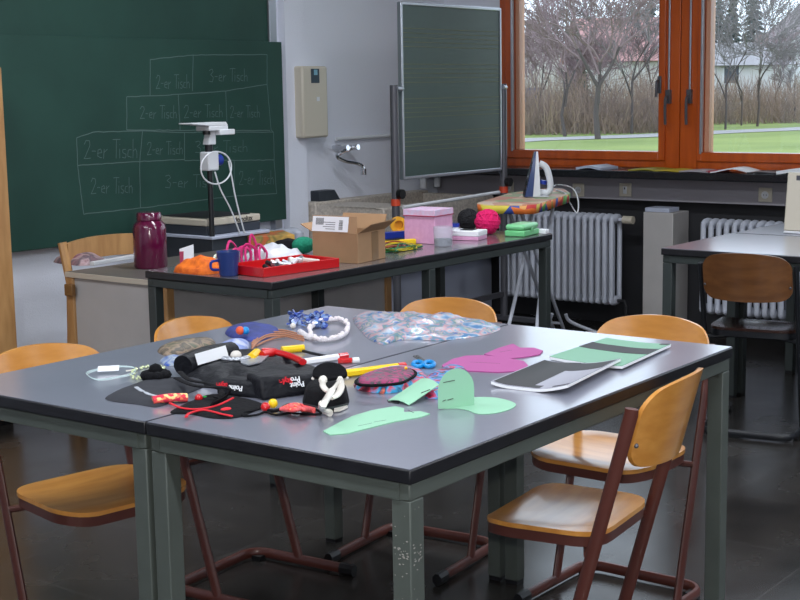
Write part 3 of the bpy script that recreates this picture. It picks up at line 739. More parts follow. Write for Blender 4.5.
m = MB(); loft(m, -.0665, -.0115, -.026, -.004, .050); m.build('body', mat('dark_blue_plastic', (48, 66, 110), .3), t)
m = MB(); loft(m, -.0255, -.0035, .014, .006, .044); m.build('tank', M_white, t)
MB().tube(catmull([(.0, 0, .025), (.052, 0, .022), (.070, 0, .05), (.062, 0, .11), (.045, 0, .155), (.012, 0, .175)], 6), .014, 10, flat=.017).build('handle', M_white, t, smooth=70)
MB().tube([(.03, 0, .066), (.034, 0, .086)], .018, 14).build('dial', M_blue, t)
MB().box(-.055, .06, -.04, .04, 0, .006).build('heel', M_white, t, bevel=.004)
cb = [Vector((.06, .01, .02)), Vector((.10, .02, .012)), Vector((.16, .05, .006)), Vector((.22, .02, .016))]
q = Matrix.Rotation(t.rotation_euler.z, 4, 'Z')
wp = [q.inverted() @ (atz(x, y, z)-t.location) for x, y, z in ((556, 185, .875), (572, 188, .89), (578, 200, .83), (577, 213, .78), (570, 203, .80), (566, 194, .87), (556, 190, .874))]
MB().tube(catmull([cb[0]]+wp, 6), .004, 6).build('cable', M_white, t)

# ------------------------------------------------------------------ things on the long work table
Z = .76
def lathe_thing(name, label, cat, p, parts, group=None):
    t = thing(name, label, cat, (p[0], p[1], p[2] if len(p) > 2 else Z), 0, group)
    for nm, prof, m in parts: MB().lathe(prof, k=28).build(nm, m, t, smooth=45)
    return t
M_mar = mat('maroon_glaze', (88, 12, 52), .18, coat=.6)
lathe_thing('lidded_jar', 'tall glossy maroon jar with a screw lid on the end of the long table', 'jar', (atz(151, 267.5, DZ).x, atz(151, 267.5, DZ).y, DZ+.0005),
    [('body', [(.001, .0), (.066, .0), (.071, .008), (.071, .165), (.066, .185), (.052, .200), (.049, .204), (.001, .204)], M_mar), ('lid', [(.001, .2045), (.053, .2045), (.053, .230), (.048, .236), (.001, .236)], M_mar)])
def cloth(name, label, cat, poly, h, m, amp=.01, freq=25, e=1.8, z=Z, seed=1, group=None):
    return tag(MB().pillow(poly, z+.0003, h, e, amp=amp, freq=freq, seed=seed, rings=12).build(name, m, smooth=70), label, cat, group)
def pz(pts, z=Z): return [tuple(atz(x, y, z)[:2]) for x, y in pts]
c = atz(194, 272)
cloth('craft_net', 'crumpled bright orange netting beside the maroon jar', 'netting', [(c.x-.04, c.y+.07), (c.x-.05, c.y-.09), (c.x+.05, c.y-.11), (c.x+.10, c.y-.01), (c.x+.06, c.y+.07)], .055, mat('orange_net', (240, 120, 24), .8, rgb2=(200, 84, 14), vscale=40), .022, 28)
c = atz(226, 277); t = lathe_thing('mug', 'blue plastic mug at the near edge of the long table', 'mug', (c.x+.03, c.y+.015),
    [('body', [(.001, .001), (.032, .001), (.035, .006), (.036, .04), (.043, .075), (.044, .092), (.041, .092), (.033, .04), (.031, .008), (.001, .008)], mat('blue_cup', (40, 60, 120), .3))])
MB().tube(catmull([(-.036, .016, .06), (-.058, .03, .055), (-.058, .03, .03), (-.034, .016, .025)], 5), .005, 8).build('handle', M_blue, t)
c = atz(212, 268)
yb = MB(); rnd = random.Random(5)
def tangle(c, rx, ry, h, n, r, seed, k=5):
    rn = random.Random(seed); m = MB(); P = []
    for i in range(n):
        a = rn.uniform(0, 2*pi); q_ = rn.uniform(.3, 1); P.append((c[0]+rx*q_*cos(a), c[1]+ry*q_*sin(a), Z+r+rn.uniform(0, h)*(1.2-q_)))
    m.tube(catmull(P, 5), r, k); return m
tag(tangle((c.x+.07, c.y), .06, .06, .06, 40, .006, 3).build('yarn_bundle', patches('white_green_yarn', [(210, 215, 200), (60, 120, 70), (225, 225, 215), (120, 160, 110)], 40)), 'tangled white and green yarn behind the blue mug', 'yarn')
a = atz(180, 264); b = atz(194, 263); t = thing('price_card', 'small white card with a pink band leaning behind the orange netting', 'card', (0, 0, 0))
MB().extr([(a.x, a.y, Z+.001), (b.x, b.y, Z+.001), (b.x, b.y, Z+.075), (a.x, a.y, Z+.060)], (.004, .003, 0)).build('sheet', M_paper, t)
MB().extr([(a.x-.0006, a.y-.0005, Z+.004), (a.x+(b.x-a.x)*.25-.0006, a.y+(b.y-a.y)*.25-.0005, Z+.004), (a.x+(b.x-a.x)*.3-.0006, a.y+(b.y-a.y)*.3-.0005, Z+.05), (a.x-.0006, a.y-.0005, Z+.05)], (-.0008, -.0006, 0)).build('pink_band', mat('raspberry_line', (170, 60, 90), .5), t)
m = MB(); rn = random.Random(7); c = atz(243, 266)
for k in range(9):
    px_ = 224+k*4.6; a = atz(px_, 266+rn.uniform(-2, 1)); b = atz(px_+rn.uniform(4, 16), 264+rn.uniform(-2, 2)); hgt = rn.uniform(.05, .13)
    m.tube(catmull([(a.x, a.y, Z+.006), (a.x*.9+b.x*.1, a.y*.9+b.y*.1+.01, Z+hgt*.7), ((a.x+b.x)/2, (a.y+b.y)/2+.01, Z+hgt), (b.x, b.y, Z+hgt*.6), (b.x*.8+a.x*.2, b.y*.8+a.y*.2, Z+.006)], 6), .0055, 6, flat=.004)
tag(m.build('ribbon_loops', mat('hot_pink_cord', (206, 40, 116), .6), smooth=60), 'loops of hot pink ribbon behind the red tray', 'ribbon')
# red flat tray
a = atz(236, 277.5); b = atz(272, 277.5); c_ = atz(322, 268.5)
t = thing('red_tray', 'shallow red plastic tray full of craft bits at the table edge', 'tray', (0, 0, 0))
d1 = Vector((c_.x-b.x, c_.y-b.y, 0)); P = [Vector((b.x+.03, b.y+.0, 0)), Vector((b.x+.37, b.y+.0, 0)), Vector((b.x+.37, b.y+.19, 0)), Vector((b.x+.03, b.y+.19, 0))]
P = [Vector((3.70, 3.475, 0)), Vector((4.08, 3.43, 0)), Vector((4.105, 3.64, 0)), Vector((3.725, 3.685, 0))]
def frustum_tray(m, P, z, h, th=.006):
    C_ = sum(P, Vector())/len(P); n = len(P); I = [C_+(p-C_)*(1-th/(p-C_).length*1.4) for p in P]
    V = [(p.x, p.y, z) for p in P]+[(p.x, p.y, z+h) for p in P]+[(p.x, p.y, z+h) for p in I]+[(p.x, p.y, z+th) for p in I]
    Fs = [tuple(range(n))[::-1], tuple(range(3*n, 4*n))]
    for q_ in range(3): Fs += [(q_*n+i, q_*n+(i+1) % n, (q_+1)*n+(i+1) % n, (q_+1)*n+i) for i in range(n)]
    m.add(V, Fs)
m = MB(); frustum_tray(m, P, Z+.0005, .036); m.build('body', M_red, t, bevel=.002)
bits = MB(); rn = random.Random(2)
for i, (nm, mm) in enumerate((('metal_clip', M_alu), ('dark_spool', M_bsteel), ('metal_clip', M_silver), ('white_spool', M_white))):
    for k in range(5 if i % 2 == 0 else 3):
        x_ = rn.uniform(3.76, 4.04); y_ = rn.uniform(3.52, 3.60); a_ = rn.uniform(0, pi); L_ = rn.uniform(.025, .05)
        o = MB().tube([(x_-L_*cos(a_), y_-L_*.5*sin(a_), Z+.020), (x_+L_*cos(a_), y_+L_*.5*sin(a_), Z+.032)], .009, 8).build('craft_rod' if i % 2 == 0 else 'thread_spool', mm)
        tag(o, ('thin metallic rod lying in the red tray' if i % 2 == 0 else ('dark thread spool lying in the red tray' if i == 1 else 'white thread spool lying in the red tray')), 'craft rod' if i % 2 == 0 else 'spool', 'craft bits in the red tray')
c = atz(265, 262)
cloth('plastic_bag', 'crumpled white plastic bag behind the red tray', 'bag', [(4.04, 3.70), (4.17, 3.665), (4.20, 3.80), (4.18, 3.96), (4.06, 3.93)], .055, mat('white_film', (214, 216, 222), .35, coat=.3), .03, 22, 1.6, seed=4)
g = aty(303, 246, 3.86)
t = MB(); t.ball((4.36, 3.86, Z+.036), .036, 14, (1.5, 1.3, 1)); tag(t.build('yarn_ball', mat('teal_yarn', (20, 130, 100), .9, bump=.6, bscale=90), smooth=80), 'teal green yarn ball left of the cardboard box', 'yarn')
cloth('black_cloth', 'crumpled black cloth beside the teal yarn', 'cloth', [(4.30, 3.90), (4.42, 3.91), (4.44, 3.99), (4.30, 4.0)], .06, M_blkf, .01, seed=9)
tb_ = box(-.10, .13, -.09, .09, 0, .045).build('picture_book', patches('book_cover', [(150, 120, 50), (190, 90, 50), (120, 110, 60), (206, 160, 80)], 12, kind='noise'), None, bevel=.003)
a = atz(262, 247, .80); tb_.location = (4.16, 3.985, Z+.036+.0); tb_.location = (4.15, 3.94, Z+.088); tb_.rotation_euler = (R(2), 0, R(-30)); tag(tb_, 'orange and olive picture book lying on top of the white bag', 'book')
_p = atz(264, 243, DZ); tb_.location = (_p.x, _p.y, DZ+.001)
tb_['label'] = 'orange and olive picture book lying on the old desk behind the white bag'
# cardboard box with open flaps
P0 = atz(358, 264); P1 = atz(313, 261.5); P2 = atz(376, 257.5)
t = thing('cardboard_box', 'open brown cardboard parcel box with a white address label on its flap', 'box', (P0.x, P0.y, Z+.0005), 0)
uy = (P1-P0); bd = uy.length; uy.normalize(); ux = Vector((uy.y, -uy.x, 0)); t.rotation_euler = (0, 0, math.atan2(ux.y, ux.x)); bw = abs((P2-P0).dot(ux)); bw = max(.16, min(bw, .24)); bh, th = .118, .004
m = MB(); tray(m, bw, bd, bh, th); m2 = MB(); m2.add([(v[0]+bw/2, v[1]+bd/2, v[2]) for v in m.v], m.f); m2.build('body', M_card, t, bevel=.001)
fh = .066
q = MB().extr([(0, .004, bh+.0005), (0, bd-.002, bh+.0005), (.014, bd+.006, bh+fh), (.014, .010, bh+fh)], (.0035, 0, 0)).build('flap', M_card, t)
def onf(y, v, o): return (.014*v-.0008-o, y, bh+.0005+fh*v)
def lab(y0, y1, v0, v1, o, th_): return MB().extr([onf(y0, v0, o), onf(y1, v0, o), onf(y1, v1, o), onf(y0, v1, o)], (-th_, 0, 0))
lab(.045, bd+.002, .06, .95, 0, .0006).build('address_label', M_paper, q)
l = MB()
for k in range(8):
    v0 = .2+k*.07; l2 = lab(.070, .088, v0, v0+.03+.012*(k % 2), .0007, .0004); l.add(l2.v, l2.f)
for k in range(9):
    y0 = bd-.05+k*.0042; l2 = lab(y0, y0+.0022, .45, .85, .0007, .0004); l.add(l2.v, l2.f)
for k in range(4):
    v0 = .2+k*.13; l2 = lab(.105, .150+.012*(k % 2), v0, v0+.03, .0007, .0004); l.add(l2.v, l2.f)
l.build('label_print', M_ink, q, smooth=0)
MB().extr([(bw-.004, .004, bh+.0005), (bw-.004, bd, bh+.0005), (bw+.02, bd, bh+.058), (bw+.02, .004, bh+.058)], (.0035, 0, 0)).build('flap', M_card, t)
MB().extr([(0, bd+.001, bh), (bw, bd+.001, bh), (bw, bd+.055, bh+.028), (0, bd+.055, bh+.028)], (0, 0, .0035)).build('flap', M_card, t)
MB().extr([(0.0, -.0005, bh), (bw, -.0005, bh), (bw+.004, -.050, bh+.040), (0.02, -.050, bh+.034)], (0, 0, .0035)).build('flap', M_card, t)
box(bw*.50, bw*.74, -.0012, -.0002, 0.002, bh-.002).build('parcel_tape', mat('brown_tape', (134, 104, 72), .35), t)

c = atz(388, 245)
tag(box(-.13, .13, -.012, .012, 0, .022).build('cutter_knife', M_yel, None, bevel=.004, ), 'yellow cutter knife lying behind the wires', 'knife')
k_ = bpy.data.objects['cutter_knife']; k_.location = (4.78, 3.74, Z+.001); k_.rotation_euler = (0, 0, R(-32))
o = box(-.03, .05, -.0125, .0125, .0225, .025).build('slider', M_black, k_)
o = tag(box(-.16, .16, -.02, .02, 0, .03).build('flat_case', M_blue, None, bevel=.003), 'long flat dark blue case behind the yellow knife', 'case'); o.location = (4.96, 3.93, Z+.001); o.rotation_euler = (0, 0, R(-25))
o = MB().lathe([(.022, 0), (.040, 0), (.040, .022), (.022, .022), (.022, 0)], k=28, mx=Matrix.Rotation(R(90), 4, 'X')@Matrix.Translation((0, 0, -.011))).build('tape_roll', mat('amber_tape', (226, 160, 40), .35), None)
_p = atz(395, 225, .80); o.location = (_p.x, _p.y-.02, Z+.041); o.rotation_euler = (0, 0, R(-40)); tag(o, 'amber roll of tape standing behind the pink box', 'tape')
for i, (cc, lb) in enumerate((((40, 110, 60), 'green'), ((190, 170, 40), 'yellow'), ((30, 34, 40), 'black'), ((150, 70, 50), 'rust'))):
    tag(tangle((4.62+.03*(i % 2), 3.575+.012*i, 0), .16, .07, .035, 22, .0032, 30+i).build('craft_wire', mat('wire_'+lb, cc, .4), smooth=60), 'loose %s craft wire between the cardboard box and pink box' % lb, 'wire')
# pink box with lid
t = thing('gift_box', 'square pink checked box with a white and pink lid on the long table', 'box', (atz(435, 244.5).x, atz(435, 244.5).y, Z+.0005), R(4))
M_pinkc = mat('pink_check', (222, 166, 200), .5, rgb2=(214, 156, 192), vscale=60)
box(0, .15, 0, .16, 0, .120).build('body', M_pinkc, t, bevel=.002)
l = box(-.003, .153, -.003, .163, .1205, .150).build('lid', mat('lilac_check', (212, 196, 222), .5, rgb2=(224, 176, 204), vscale=50), t, bevel=.002)
box(-.0045, .1545, -.0045, .1645, .1205, .1245).build('lid_trim', mat('raspberry_line', (170, 60, 90), .5), l)
# clear cup with beads, blue lid
t = lathe_thing('clear_cup', 'clear plastic cup half full of dark beads next to the pink box', 'cup', (atz(443, 247).x+.03, atz(443, 247).y+.02),
    [('cup', [(.001, .001), (.040, .001), (.043, .085), (.0415, .085), (.0385, .003), (.001, .003)], M_clear), ('bead_filling', [(.001, .0035), (.037, .0035), (.038, .032), (.001, .036)], mat('slate_beads', (70, 74, 90), .6, bump=1, bscale=160))])
bpy.data.objects['bead_filling']['kind'] = 'stuff'
o = lathe_thing('screw_lid', 'blue and white round lid on the small pink and white box', 'lid', (atz(452, 238).x, atz(452, 238).y, Z+.001), [('disc', [(.001, 0), (.033, 0), (.033, .05), (.001, .05)], M_white), ('cap', [(.001, .0505), (.035, .0505), (.035, .066), (.001, .066)], M_blue)])
o['label'] = 'small white tub with a blue lid behind the clear cup'; o['category'] = 'tub'; o.name = 'small_tub'
t = thing('small_box', 'flat white and pink box with a dark slot, in front of the pink yarn', 'box', (atz(478, 241).x, atz(478, 241).y, Z+.0005), R(12))
box(-.0, .11, 0, .14, 0, .018).build('base', M_pinkc, t, bevel=.002); box(-.001, .111, -.001, .141, .0185, .042).build('lid', M_paper, t, bevel=.003)
box(.03, .085, .04, .10, .0425, .045).build('slot', M_black, t)
def yarnball(name, label, x, y, r, m, seed):
    t = thing(name, label, 'yarn', (x, y, Z+r*.96), 0)
    MB().ball((0, 0, 0), r*.95, 20).build('core', m, t, smooth=90)
    w = MB(); rn = random.Random(seed)
    for i in range(16):
        mx = Matrix.Rotation(rn.uniform(0, pi), 3, Vector((rn.gauss(0, 1), rn.gauss(0, 1), rn.gauss(0, 1))).normalized())
        w.tube([mx @ Vector((r*.97*cos(a), r*.97*sin(a), rn.uniform(-.0, .0)+r*.1*math.sin(i))) for a in [j*pi/12 for j in range(24)]], r*.06, 5, closed=True)
    w.build('strand', m, t, smooth=90)
yarnball('yarn_ball', 'fluffy hot pink yarn ball near the right end of the long table', atz(487.5, 234).x, atz(487.5, 234).y, .060, mat('hot_pink_yarn', (222, 24, 104), .9, bump=.5, bscale=120), 1)
yarnball('yarn_ball', 'black yarn ball behind the pink yarn ball', atz(466, 230).x+.02, atz(466, 230).y, .052, mat('black_yarn', (26, 26, 30), .9, bump=.5, bscale=120), 2)
cloth('felt_scrap', 'green felt scrap beside the black yarn ball', 'felt', [(5.18, 3.80), (5.25, 3.78), (5.26, 3.86), (5.19, 3.88)], .04, mat('green_felt', (70, 130, 80), .9), .008)
t = thing('lunch_box', 'pale green plastic box with a rounded lid at the right end of the long table', 'box', (5.43, 3.46, Z+.0005), R(8))
box(-.085, .085, -.05, .05, 0, .028).build('base', mat('pastel_green', (110, 196, 130), .35), t, bevel=.006); box(-.084, .084, -.049, .049, .0285, .056).build('lid', mat('pastel_green_light', (126, 206, 146), .3), t, bevel=.014, seg=4)
box(-.012, .012, -.0535, -.0505, .022, .036).build('latch', mat('pastel_green', (110, 196, 130)), t)
tag(box(5.515, 5.55, 3.385, 3.43, Z+.0005, Z+.022).build('eraser', M_paper, bevel=.003), 'small white eraser at the right corner of the long table', 'eraser')

# ------------------------------------------------------------------ window sill papers and the white computer
SZ = .9495
def booklet(x, y, w, d, rz, m, label, h=.012, curl=0):
    mb = MB(); n = 8; V = []
    for o_ in (0, 1):
        for i in range(n+1):
            u = i/n; z = (h if o_ else 0)+curl*sin(u*pi)**2*1.0
            for s in (0, 1): V.append(((u-.5)*w, (s-.5)*d, z))
    k = 2*(n+1); Fs = []
    for i in range(n):
        a = 2*i; Fs += [(a, a+1, a+3, a+2), (k+a, k+a+2, k+a+3, k+a+1), (a, a+2, k+a+2, k+a), (a+1, k+a+1, k+a+3, a+3)]
    Fs += [(0, k, k+1, 1), (2*n, 2*n+1, k+2*n+1, k+2*n)]
    mb.add(V, Fs); o = mb.build('booklet', m); o.location = (x, y, SZ); o.rotation_euler = (0, 0, rz); return tag(o, label, 'booklet')
X = 7.33
booklet(X, atx(597, 160, X).y, .17, .2, R(88), mat('pale_blue_paper', (176, 186, 206), .6), 'pale blue folded paper on the window sill under the left window', .014, .012)
booklet(X, atx(651, 163, X).y, .20, .2, R(95), mat('olive_paper', (150, 140, 40), .6), 'olive green booklet on the sill below the broad window post', .008, .006)
booklet(X, atx(675, 164, X).y, .17, .2, R(85), mat('mustard_paper', (190, 170, 50), .6), 'mustard yellow booklet on the sill beside the olive one', .006, .004)
booklet(X, atx(700, 164, X).y, .18, .2, R(92), mat('grey_paper', (170, 164, 170), .6), 'grey booklet on the sill left of the white open magazine', .006, .004)
booklet(X, atx(738, 163, X).y, .25, .2, R(95), M_paper, 'open white magazine with raised pages on the window sill', .006, .022)
booklet(X, atx(718, 166, X).y-.0, .06, .18, R(90), mat('crimson_paper', (150, 30, 50), .5), 'narrow crimson booklet on the sill beside the white magazine', .010, 0)
booklet(X, atx(768, 166, X).y, .16, .2, R(90), mat('charcoal_cover', (50, 50, 54), .4), 'dark covered booklet on the sill above the wall socket', .008, .004)
booklet(X, atx(800, 164, X).y, .18, .2, R(88), M_paper, 'white stack of paper on the sill at the right edge', .018, .012)
t = thing('computer', 'white computer screen seen from behind on the desk by the radiator', 'computer', (6.06, 2.46, .7605), R(-3))
m = MB(); m.extr([(.0, 0, .012), (.02, 0, .012), (.05, 0, .275), (.03, 0, .275)], (0, -.36, 0)); m.build('lid', M_cream, t, bevel=.006)
box(0, .26, -.36, 0, 0, .012).build('base', M_white, t, bevel=.004)
box(.026, .030, -.10, -.045, .235, .262).build('hinge_badge', M_greyst, t)
tag(MB().tube(catmull([(6.30, 2.50, .765), (6.42, 2.56, .768), (6.45, 2.48, .766), (6.56, 2.40, .766)], 6), .004, 6).build('power_cable', M_black), 'thin dark cable on the desk behind the white computer', 'cable')

# ------------------------------------------------------------------ things on the two joined work tables
def ringtube(pts, r, z=Z, k=6, closed=True, n=5): return MB().tube(catmull([tuple(atz(x, y, z+r+(dz if False else 0))) for x, y in pts], n, closed), r, k, closed=closed)
t = thing('wire_ring', 'ring of clear wire with a white tag at the left of the work table', 'wire ring', (0, 0, 0))
m = MB()
for k in range(3):
    m.tube(catmull([tuple(atz(x+k*.8, y+k*.6, Z+.003+.002*k)) for x, y in ((86, 373), (97, 369), (116, 366), (133, 367), (131, 373), (114, 377), (96, 379))], 5, True), .0008, 5, closed=True)
m.build('wire', mat('pale_wire', (196, 216, 216), .25), t)
a = atz(104, 374, Z); m = MB(); m.extr([(a.x-.01, a.y+.012, Z+.006), (a.x+.028, a.y-.022, Z+.006), (a.x+.034, a.y-.018, Z+.018), (a.x-.004, a.y+.016, Z+.018)], (.001, .001, 0)); m.build('tag', M_paper, t)
t = thing('bead_necklace', 'pale green beaded necklace curled beside the black flower', 'necklace', (0, 0, 0))
for i, p in enumerate(catmull([tuple(atz(x, y, Z+.004)) for x, y in ((133, 378), (134, 371), (142, 368), (152, 366), (162, 367), (164, 371), (157, 373), (146, 374), (138, 379))], 5)): MB().ball((p[0]+(i % 2)*.004, p[1]+(i % 3)*.004, p[2]), .0036, 8).build('bead', mat('pearl_green', (206, 216, 170), .2, coat=.6), t, smooth=80)
MB().tube([tuple(atz(126, 371, Z+.004)), tuple(atz(134, 370, Z+.004))], .002, 5).build('clasp', M_silver, t)
t = MB(); a = atz(156, 381); rn = random.Random(1)
for i in range(9): w_ = i*2*pi/9; t.ball((a.x+.022*cos(w_), a.y+.022*sin(w_), Z+.014), .016, 8, (1, 1, .8))
t.ball((a.x, a.y, Z+.026), .017, 8); tag(t.build('fabric_flower', M_blkf, smooth=80), 'small black fabric flower on the tip of the black pouch', 'fabric flower')
# black pouch with a curved white stripe
t = thing('flat_pouch', 'flat black pouch with a curved grey stripe at the near left', 'pouch', (0, 0, 0))
MB().pillow(pz([(105, 399), (132, 386), (160, 379), (205, 380), (206, 386), (184, 396), (160, 407), (138, 405)]), Z+.0004, .010, 5, amp=.002, freq=30).build('body', mat('charcoal_cloth', (34, 36, 44), .8), t, smooth=60)
MB().tube(catmull([tuple(atz(x, y, Z+.0115)) for x, y in ((136, 387), (142, 391), (152, 395), (164, 396.5), (176, 396))], 5), .0055, 6, flat=.0012).build('stripe', mat('light_grey_tape', (168, 172, 180), .6), t)
M_zig = patches('red_orange_knit', [(214, 40, 60), (236, 130, 80), (240, 200, 130), (206, 30, 70), (232, 90, 80)], 130)
a = atz(153, 405); b = atz(187, 402)
tag(MB().tube(catmull([tuple(a+Vector((0, 0, .010))), tuple(a.lerp(b, .5)+Vector((0, 0, .013))), tuple(b+Vector((0, 0, .010)))], 4), .015, 10, flat=.0095).build('knitted_tube', M_zig, smooth=60), 'short red and orange knitted tube lying on the table edge by the pouch', 'knitted tube')
t = thing('felt_square', 'black felt square with a crossed red ribbon at the near edge', 'felt', (0, 0, 0))
MB().pillow(pz([(170, 413), (190, 402), (212, 395), (240, 398), (262, 404), (256, 411), (238, 418), (214, 419), (192, 415)]), Z+.0004, .006, 7, amp=.0015, freq=30).build('cloth', M_blkf, t, smooth=60)
m = MB()
for L in ([(170, 403), (182, 408), (200, 409), (218, 405), (233, 398)], [(186, 417), (190, 413), (204, 410), (222, 414), (232, 416)]):
    m.tube(catmull([tuple(atz(x, y, Z+.0085)) for x, y in L], 6), .0035, 6, flat=.002)
m.build('red_ribbon', M_redf, t)
a = atz(226, 409, Z+.008); m = MB(); m.ball(a, .013, 12, (1, .8, .25)); m.build('red_rosette', M_redf, t)
def bead(x, y, r, m, label): tag(MB().ball(tuple(atz(x, y, Z)+Vector((0, 0, r))), r, 14).build('bead', m, smooth=90), label, 'bead', None)
bead(199, 402, .009, M_red, 'single round red bead between the knitted tube and the black cord')
bead(205, 400, .005, mat('green_gloss', (30, 160, 60), .2), 'tiny green bead next to the red bead on the felt')
# big black bag
t = thing('black_bag', 'large crumpled black nylon bag lying across the middle of the table', 'bag', (0, 0, 0))
MB().pillow(pz([(180, 374), (186, 364), (240, 352), (300, 366), (336, 378), (318, 384), (262, 390), (222, 390), (196, 384)]), Z+.0004, .026, 3.5, amp=.014, freq=22, seed=5).build('body', M_blkn, t, smooth=60)
a = atz(183, 366, Z+.028); b = atz(231, 352, Z+.028)
MB().tube(catmull([tuple(a), tuple(a.lerp(b, .5)+Vector((0, 0, .006))), tuple(b)], 4), .028, 14, flat=.026).build('rolled_edge', M_blkn, t, smooth=60)
d = (b-a).normalized(); c0 = a.lerp(b, .40)+Vector((0, 0, .006)); nn = (cam_pos-c0); nn = (nn-d*nn.dot(d)).normalized(); c1 = c0+nn*.0285; up_ = nn.cross(d)
if up_.z < 0: up_ = -up_
m = MB(); hw_, hh_ = .062, .014; m.extr([c1-d*hw_-up_*hh_, c1+d*hw_-up_*hh_, c1+d*hw_+up_*hh_, c1-d*hw_+up_*hh_], nn*.0012); m.build('white_label', M_paper, t)
m = MB(); A_ = atz(262, 401, Z+.001); B_ = atz(333, 391, Z+.001); d = (B_-A_).normalized(); nrm = d.cross(Vector((0, 0, 1)));
if nrm.dot(cam_pos-A_) < 0: nrm = -nrm
D_ = -nrm*.07
m.extr([A_, B_, B_+Vector((0, 0, .040))-nrm*.012, A_+Vector((0, 0, .050))-nrm*.016], D_); m.build('side_pocket', M_blkn, t, bevel=.010, seg=4, smooth=60)
upv = (Vector((0, 0, .045))-nrm*.014).normalized()
pn = d.cross(upv); 
if pn.dot(nrm) < 0: pn = -pn
def on_pocket(x, y):
    v = ray(x, y); s = (A_-cam_pos).dot(pn)/v.dot(pn); return cam_pos+v*s+pn*.0012
m = MB(); p = on_pocket(297, 384.5); txt(m, 'Point', .0165, frame(p, -d, -upv), bold=.0004); p = on_pocket(295, 379.3); txt(m, 'Pro', .0165, frame(p, -d, -upv), bold=.0004); m.build('white_lettering', M_paper, t, smooth=0)
m = MB(); p = on_pocket(285.5, 381); txt(m, 'Style', .0165, frame(p, -d, -upv), bold=.0006); m.build('red_lettering', M_redf, t, smooth=0)
A2 = atz(215, 395, Z+.001); B2 = atz(262, 399, Z+.001); d2 = (B2-A2).normalized(); n2 = d2.cross(Vector((0, 0, 1)));
if n2.dot(cam_pos-A2) < 0: n2 = -n2
MB().extr([A2, B2, B2+Vector((0, 0, .036))-n2*.01, A2+Vector((0, 0, .034))-n2*.014], -n2*.05).build('side_pocket', M_blkn, t, bevel=.009, seg=4, smooth=60)
up2 = (Vector((0, 0, .035))-n2*.012).normalized(); pn2 = d2.cross(up2)
if pn2.dot(n2) < 0: pn2 = -pn2
def on2(x, y):
    v = ray(x, y); s = (A2-cam_pos).dot(pn2)/v.dot(pn2); return cam_pos+v*s+pn2*.0012
m = MB(); txt(m, 'Point', .0165, frame(on2(236, 388), -d2, -up2), bold=.0004); m.build('white_lettering', M_paper, t, smooth=0)
m = MB(); txt(m, 'Style', .0150, frame(on2(222, 385), -d2, -up2), bold=.0006); m.build('red_lettering', M_redf, t, smooth=0)
m = MB(); 
for L in ([(180, 372), (190, 380), (210, 384), (222, 392), (216, 398)], [(176, 378), (196, 386), (228, 388), (226, 396), (212, 404)]):
    m.tube(catmull([tuple(atz(x, y, Z+.030)) for x, y in L[:3]]+[tuple(atz(x, y, Z+.014)) for x, y in L[3:]], 6), .007, 8, flat=.0025)
m.build('strap', M_blkf, t, smooth=60)
# things behind the bag
cloth('camouflage_cloth', 'folded brown and green patterned cloth behind the black bag', 'cloth', pz([(158, 350), (180, 344), (208, 340), (215, 345), (190, 352), (166, 356)]), .022, patches('camo', [(104, 92, 74), (70, 66, 60), (140, 120, 100), (80, 84, 66)], 30, kind='noise'), .004)
cloth('blue_cloth_strip', 'blue striped cloth strip left of the black bag', 'cloth', pz([(160, 361), (176, 356), (182, 360), (176, 366), (166, 366)]), .012, patches('blue_grey', [(40, 80, 170), (150, 160, 170), (60, 90, 150)], 30, kind='noise'), .003)
cloth('blue_pouch', 'dark blue fabric pouch at the left rear of the table', 'pouch', pz([(226, 335), (229, 329), (245, 325), (262, 326), (280, 331), (262, 341), (242, 341)]), .020, mat('navy_fabric', (44, 56, 124), .7, var=.3, vscale=30), .004, e=2.2)
m = MB(); p = atz(240, 330.5, Z+.028); m.ball(p, .012, 12); tag(m.build('bead', mat('orange_red_bead', (230, 90, 50), .3), smooth=90), 'orange bead lying on the dark blue pouch', 'bead')
m = MB(); p = atz(245.5, 330.5, Z+.027); m.ball(p, .011, 12); tag(m.build('bead', M_cyan, smooth=90), 'bright blue bead lying on the dark blue pouch', 'bead')
cloth('lilac_cloth', 'pale lilac patterned cloth behind the white label of the black bag', 'cloth', pz([(220, 346), (232, 342), (248, 343), (248, 349), (236, 354), (222, 352)]), .02, patches('lilac_print', [(150, 160, 200), (110, 130, 190), (180, 186, 210)], 30, kind='noise'), .004)
m = MB()
for k in range(4): m.tube(catmull([tuple(atz(x, y+k*1.9-2, Z+.004+.003*k)) for x, y in ((252, 345), (258, 338), (268, 333), (282, 332), (296, 335), (304, 337))], 6), .0024, 6)
m.tube(catmull([tuple(atz(x, y, Z+.006)) for x, y in ((256, 346), (266, 341), (280, 337), (292, 336))], 6), .0028, 6)
tag(m.build('cord_bundle', mat('copper_cord', (176, 118, 86), .5), smooth=60), 'copper brown cords beside the dark blue pouch', 'cord')
t = thing('cookie_cutter', 'shiny silver shell-like clip beside the red marker', 'metal clip', (0, 0, 0))
a = atz(236, 355, Z+.040); MB().ball(a, .014, 12, (1, 1, .8)).build('knob', M_silver, t, smooth=80)
m = MB()
for k in range(7): w_ = R(150+k*25); m.ball((a.x+.026*cos(w_), a.y+.026*sin(w_), a.z-.006), .012, 8, (1, 1, .5))
m.build('petal', M_alu, t, smooth=80)
t.name = 'metal_rosette'
p = [atz(x, y, Z+.034) for x, y in ((262, 355), (275, 352), (290, 356), (303, 362))]
t = thing('scissors', 'red handled scissors with a yellow end lying on the black bag', 'scissors', (0, 0, 0))
MB().tube(catmull([tuple(v) for v in p[1:]], 6), .010, 8, flat=.008).tube(catmull([tuple(v) for v in p[:2]]+[tuple(atz(262, 352, Z+.036))], 4), .010, 8).build('handle', M_red, t, smooth=60)
MB().tube([tuple(atz(251, 358, Z+.033)), tuple(atz(257, 353, Z+.033))], .012, 8).build('end_cap', M_yel, t)
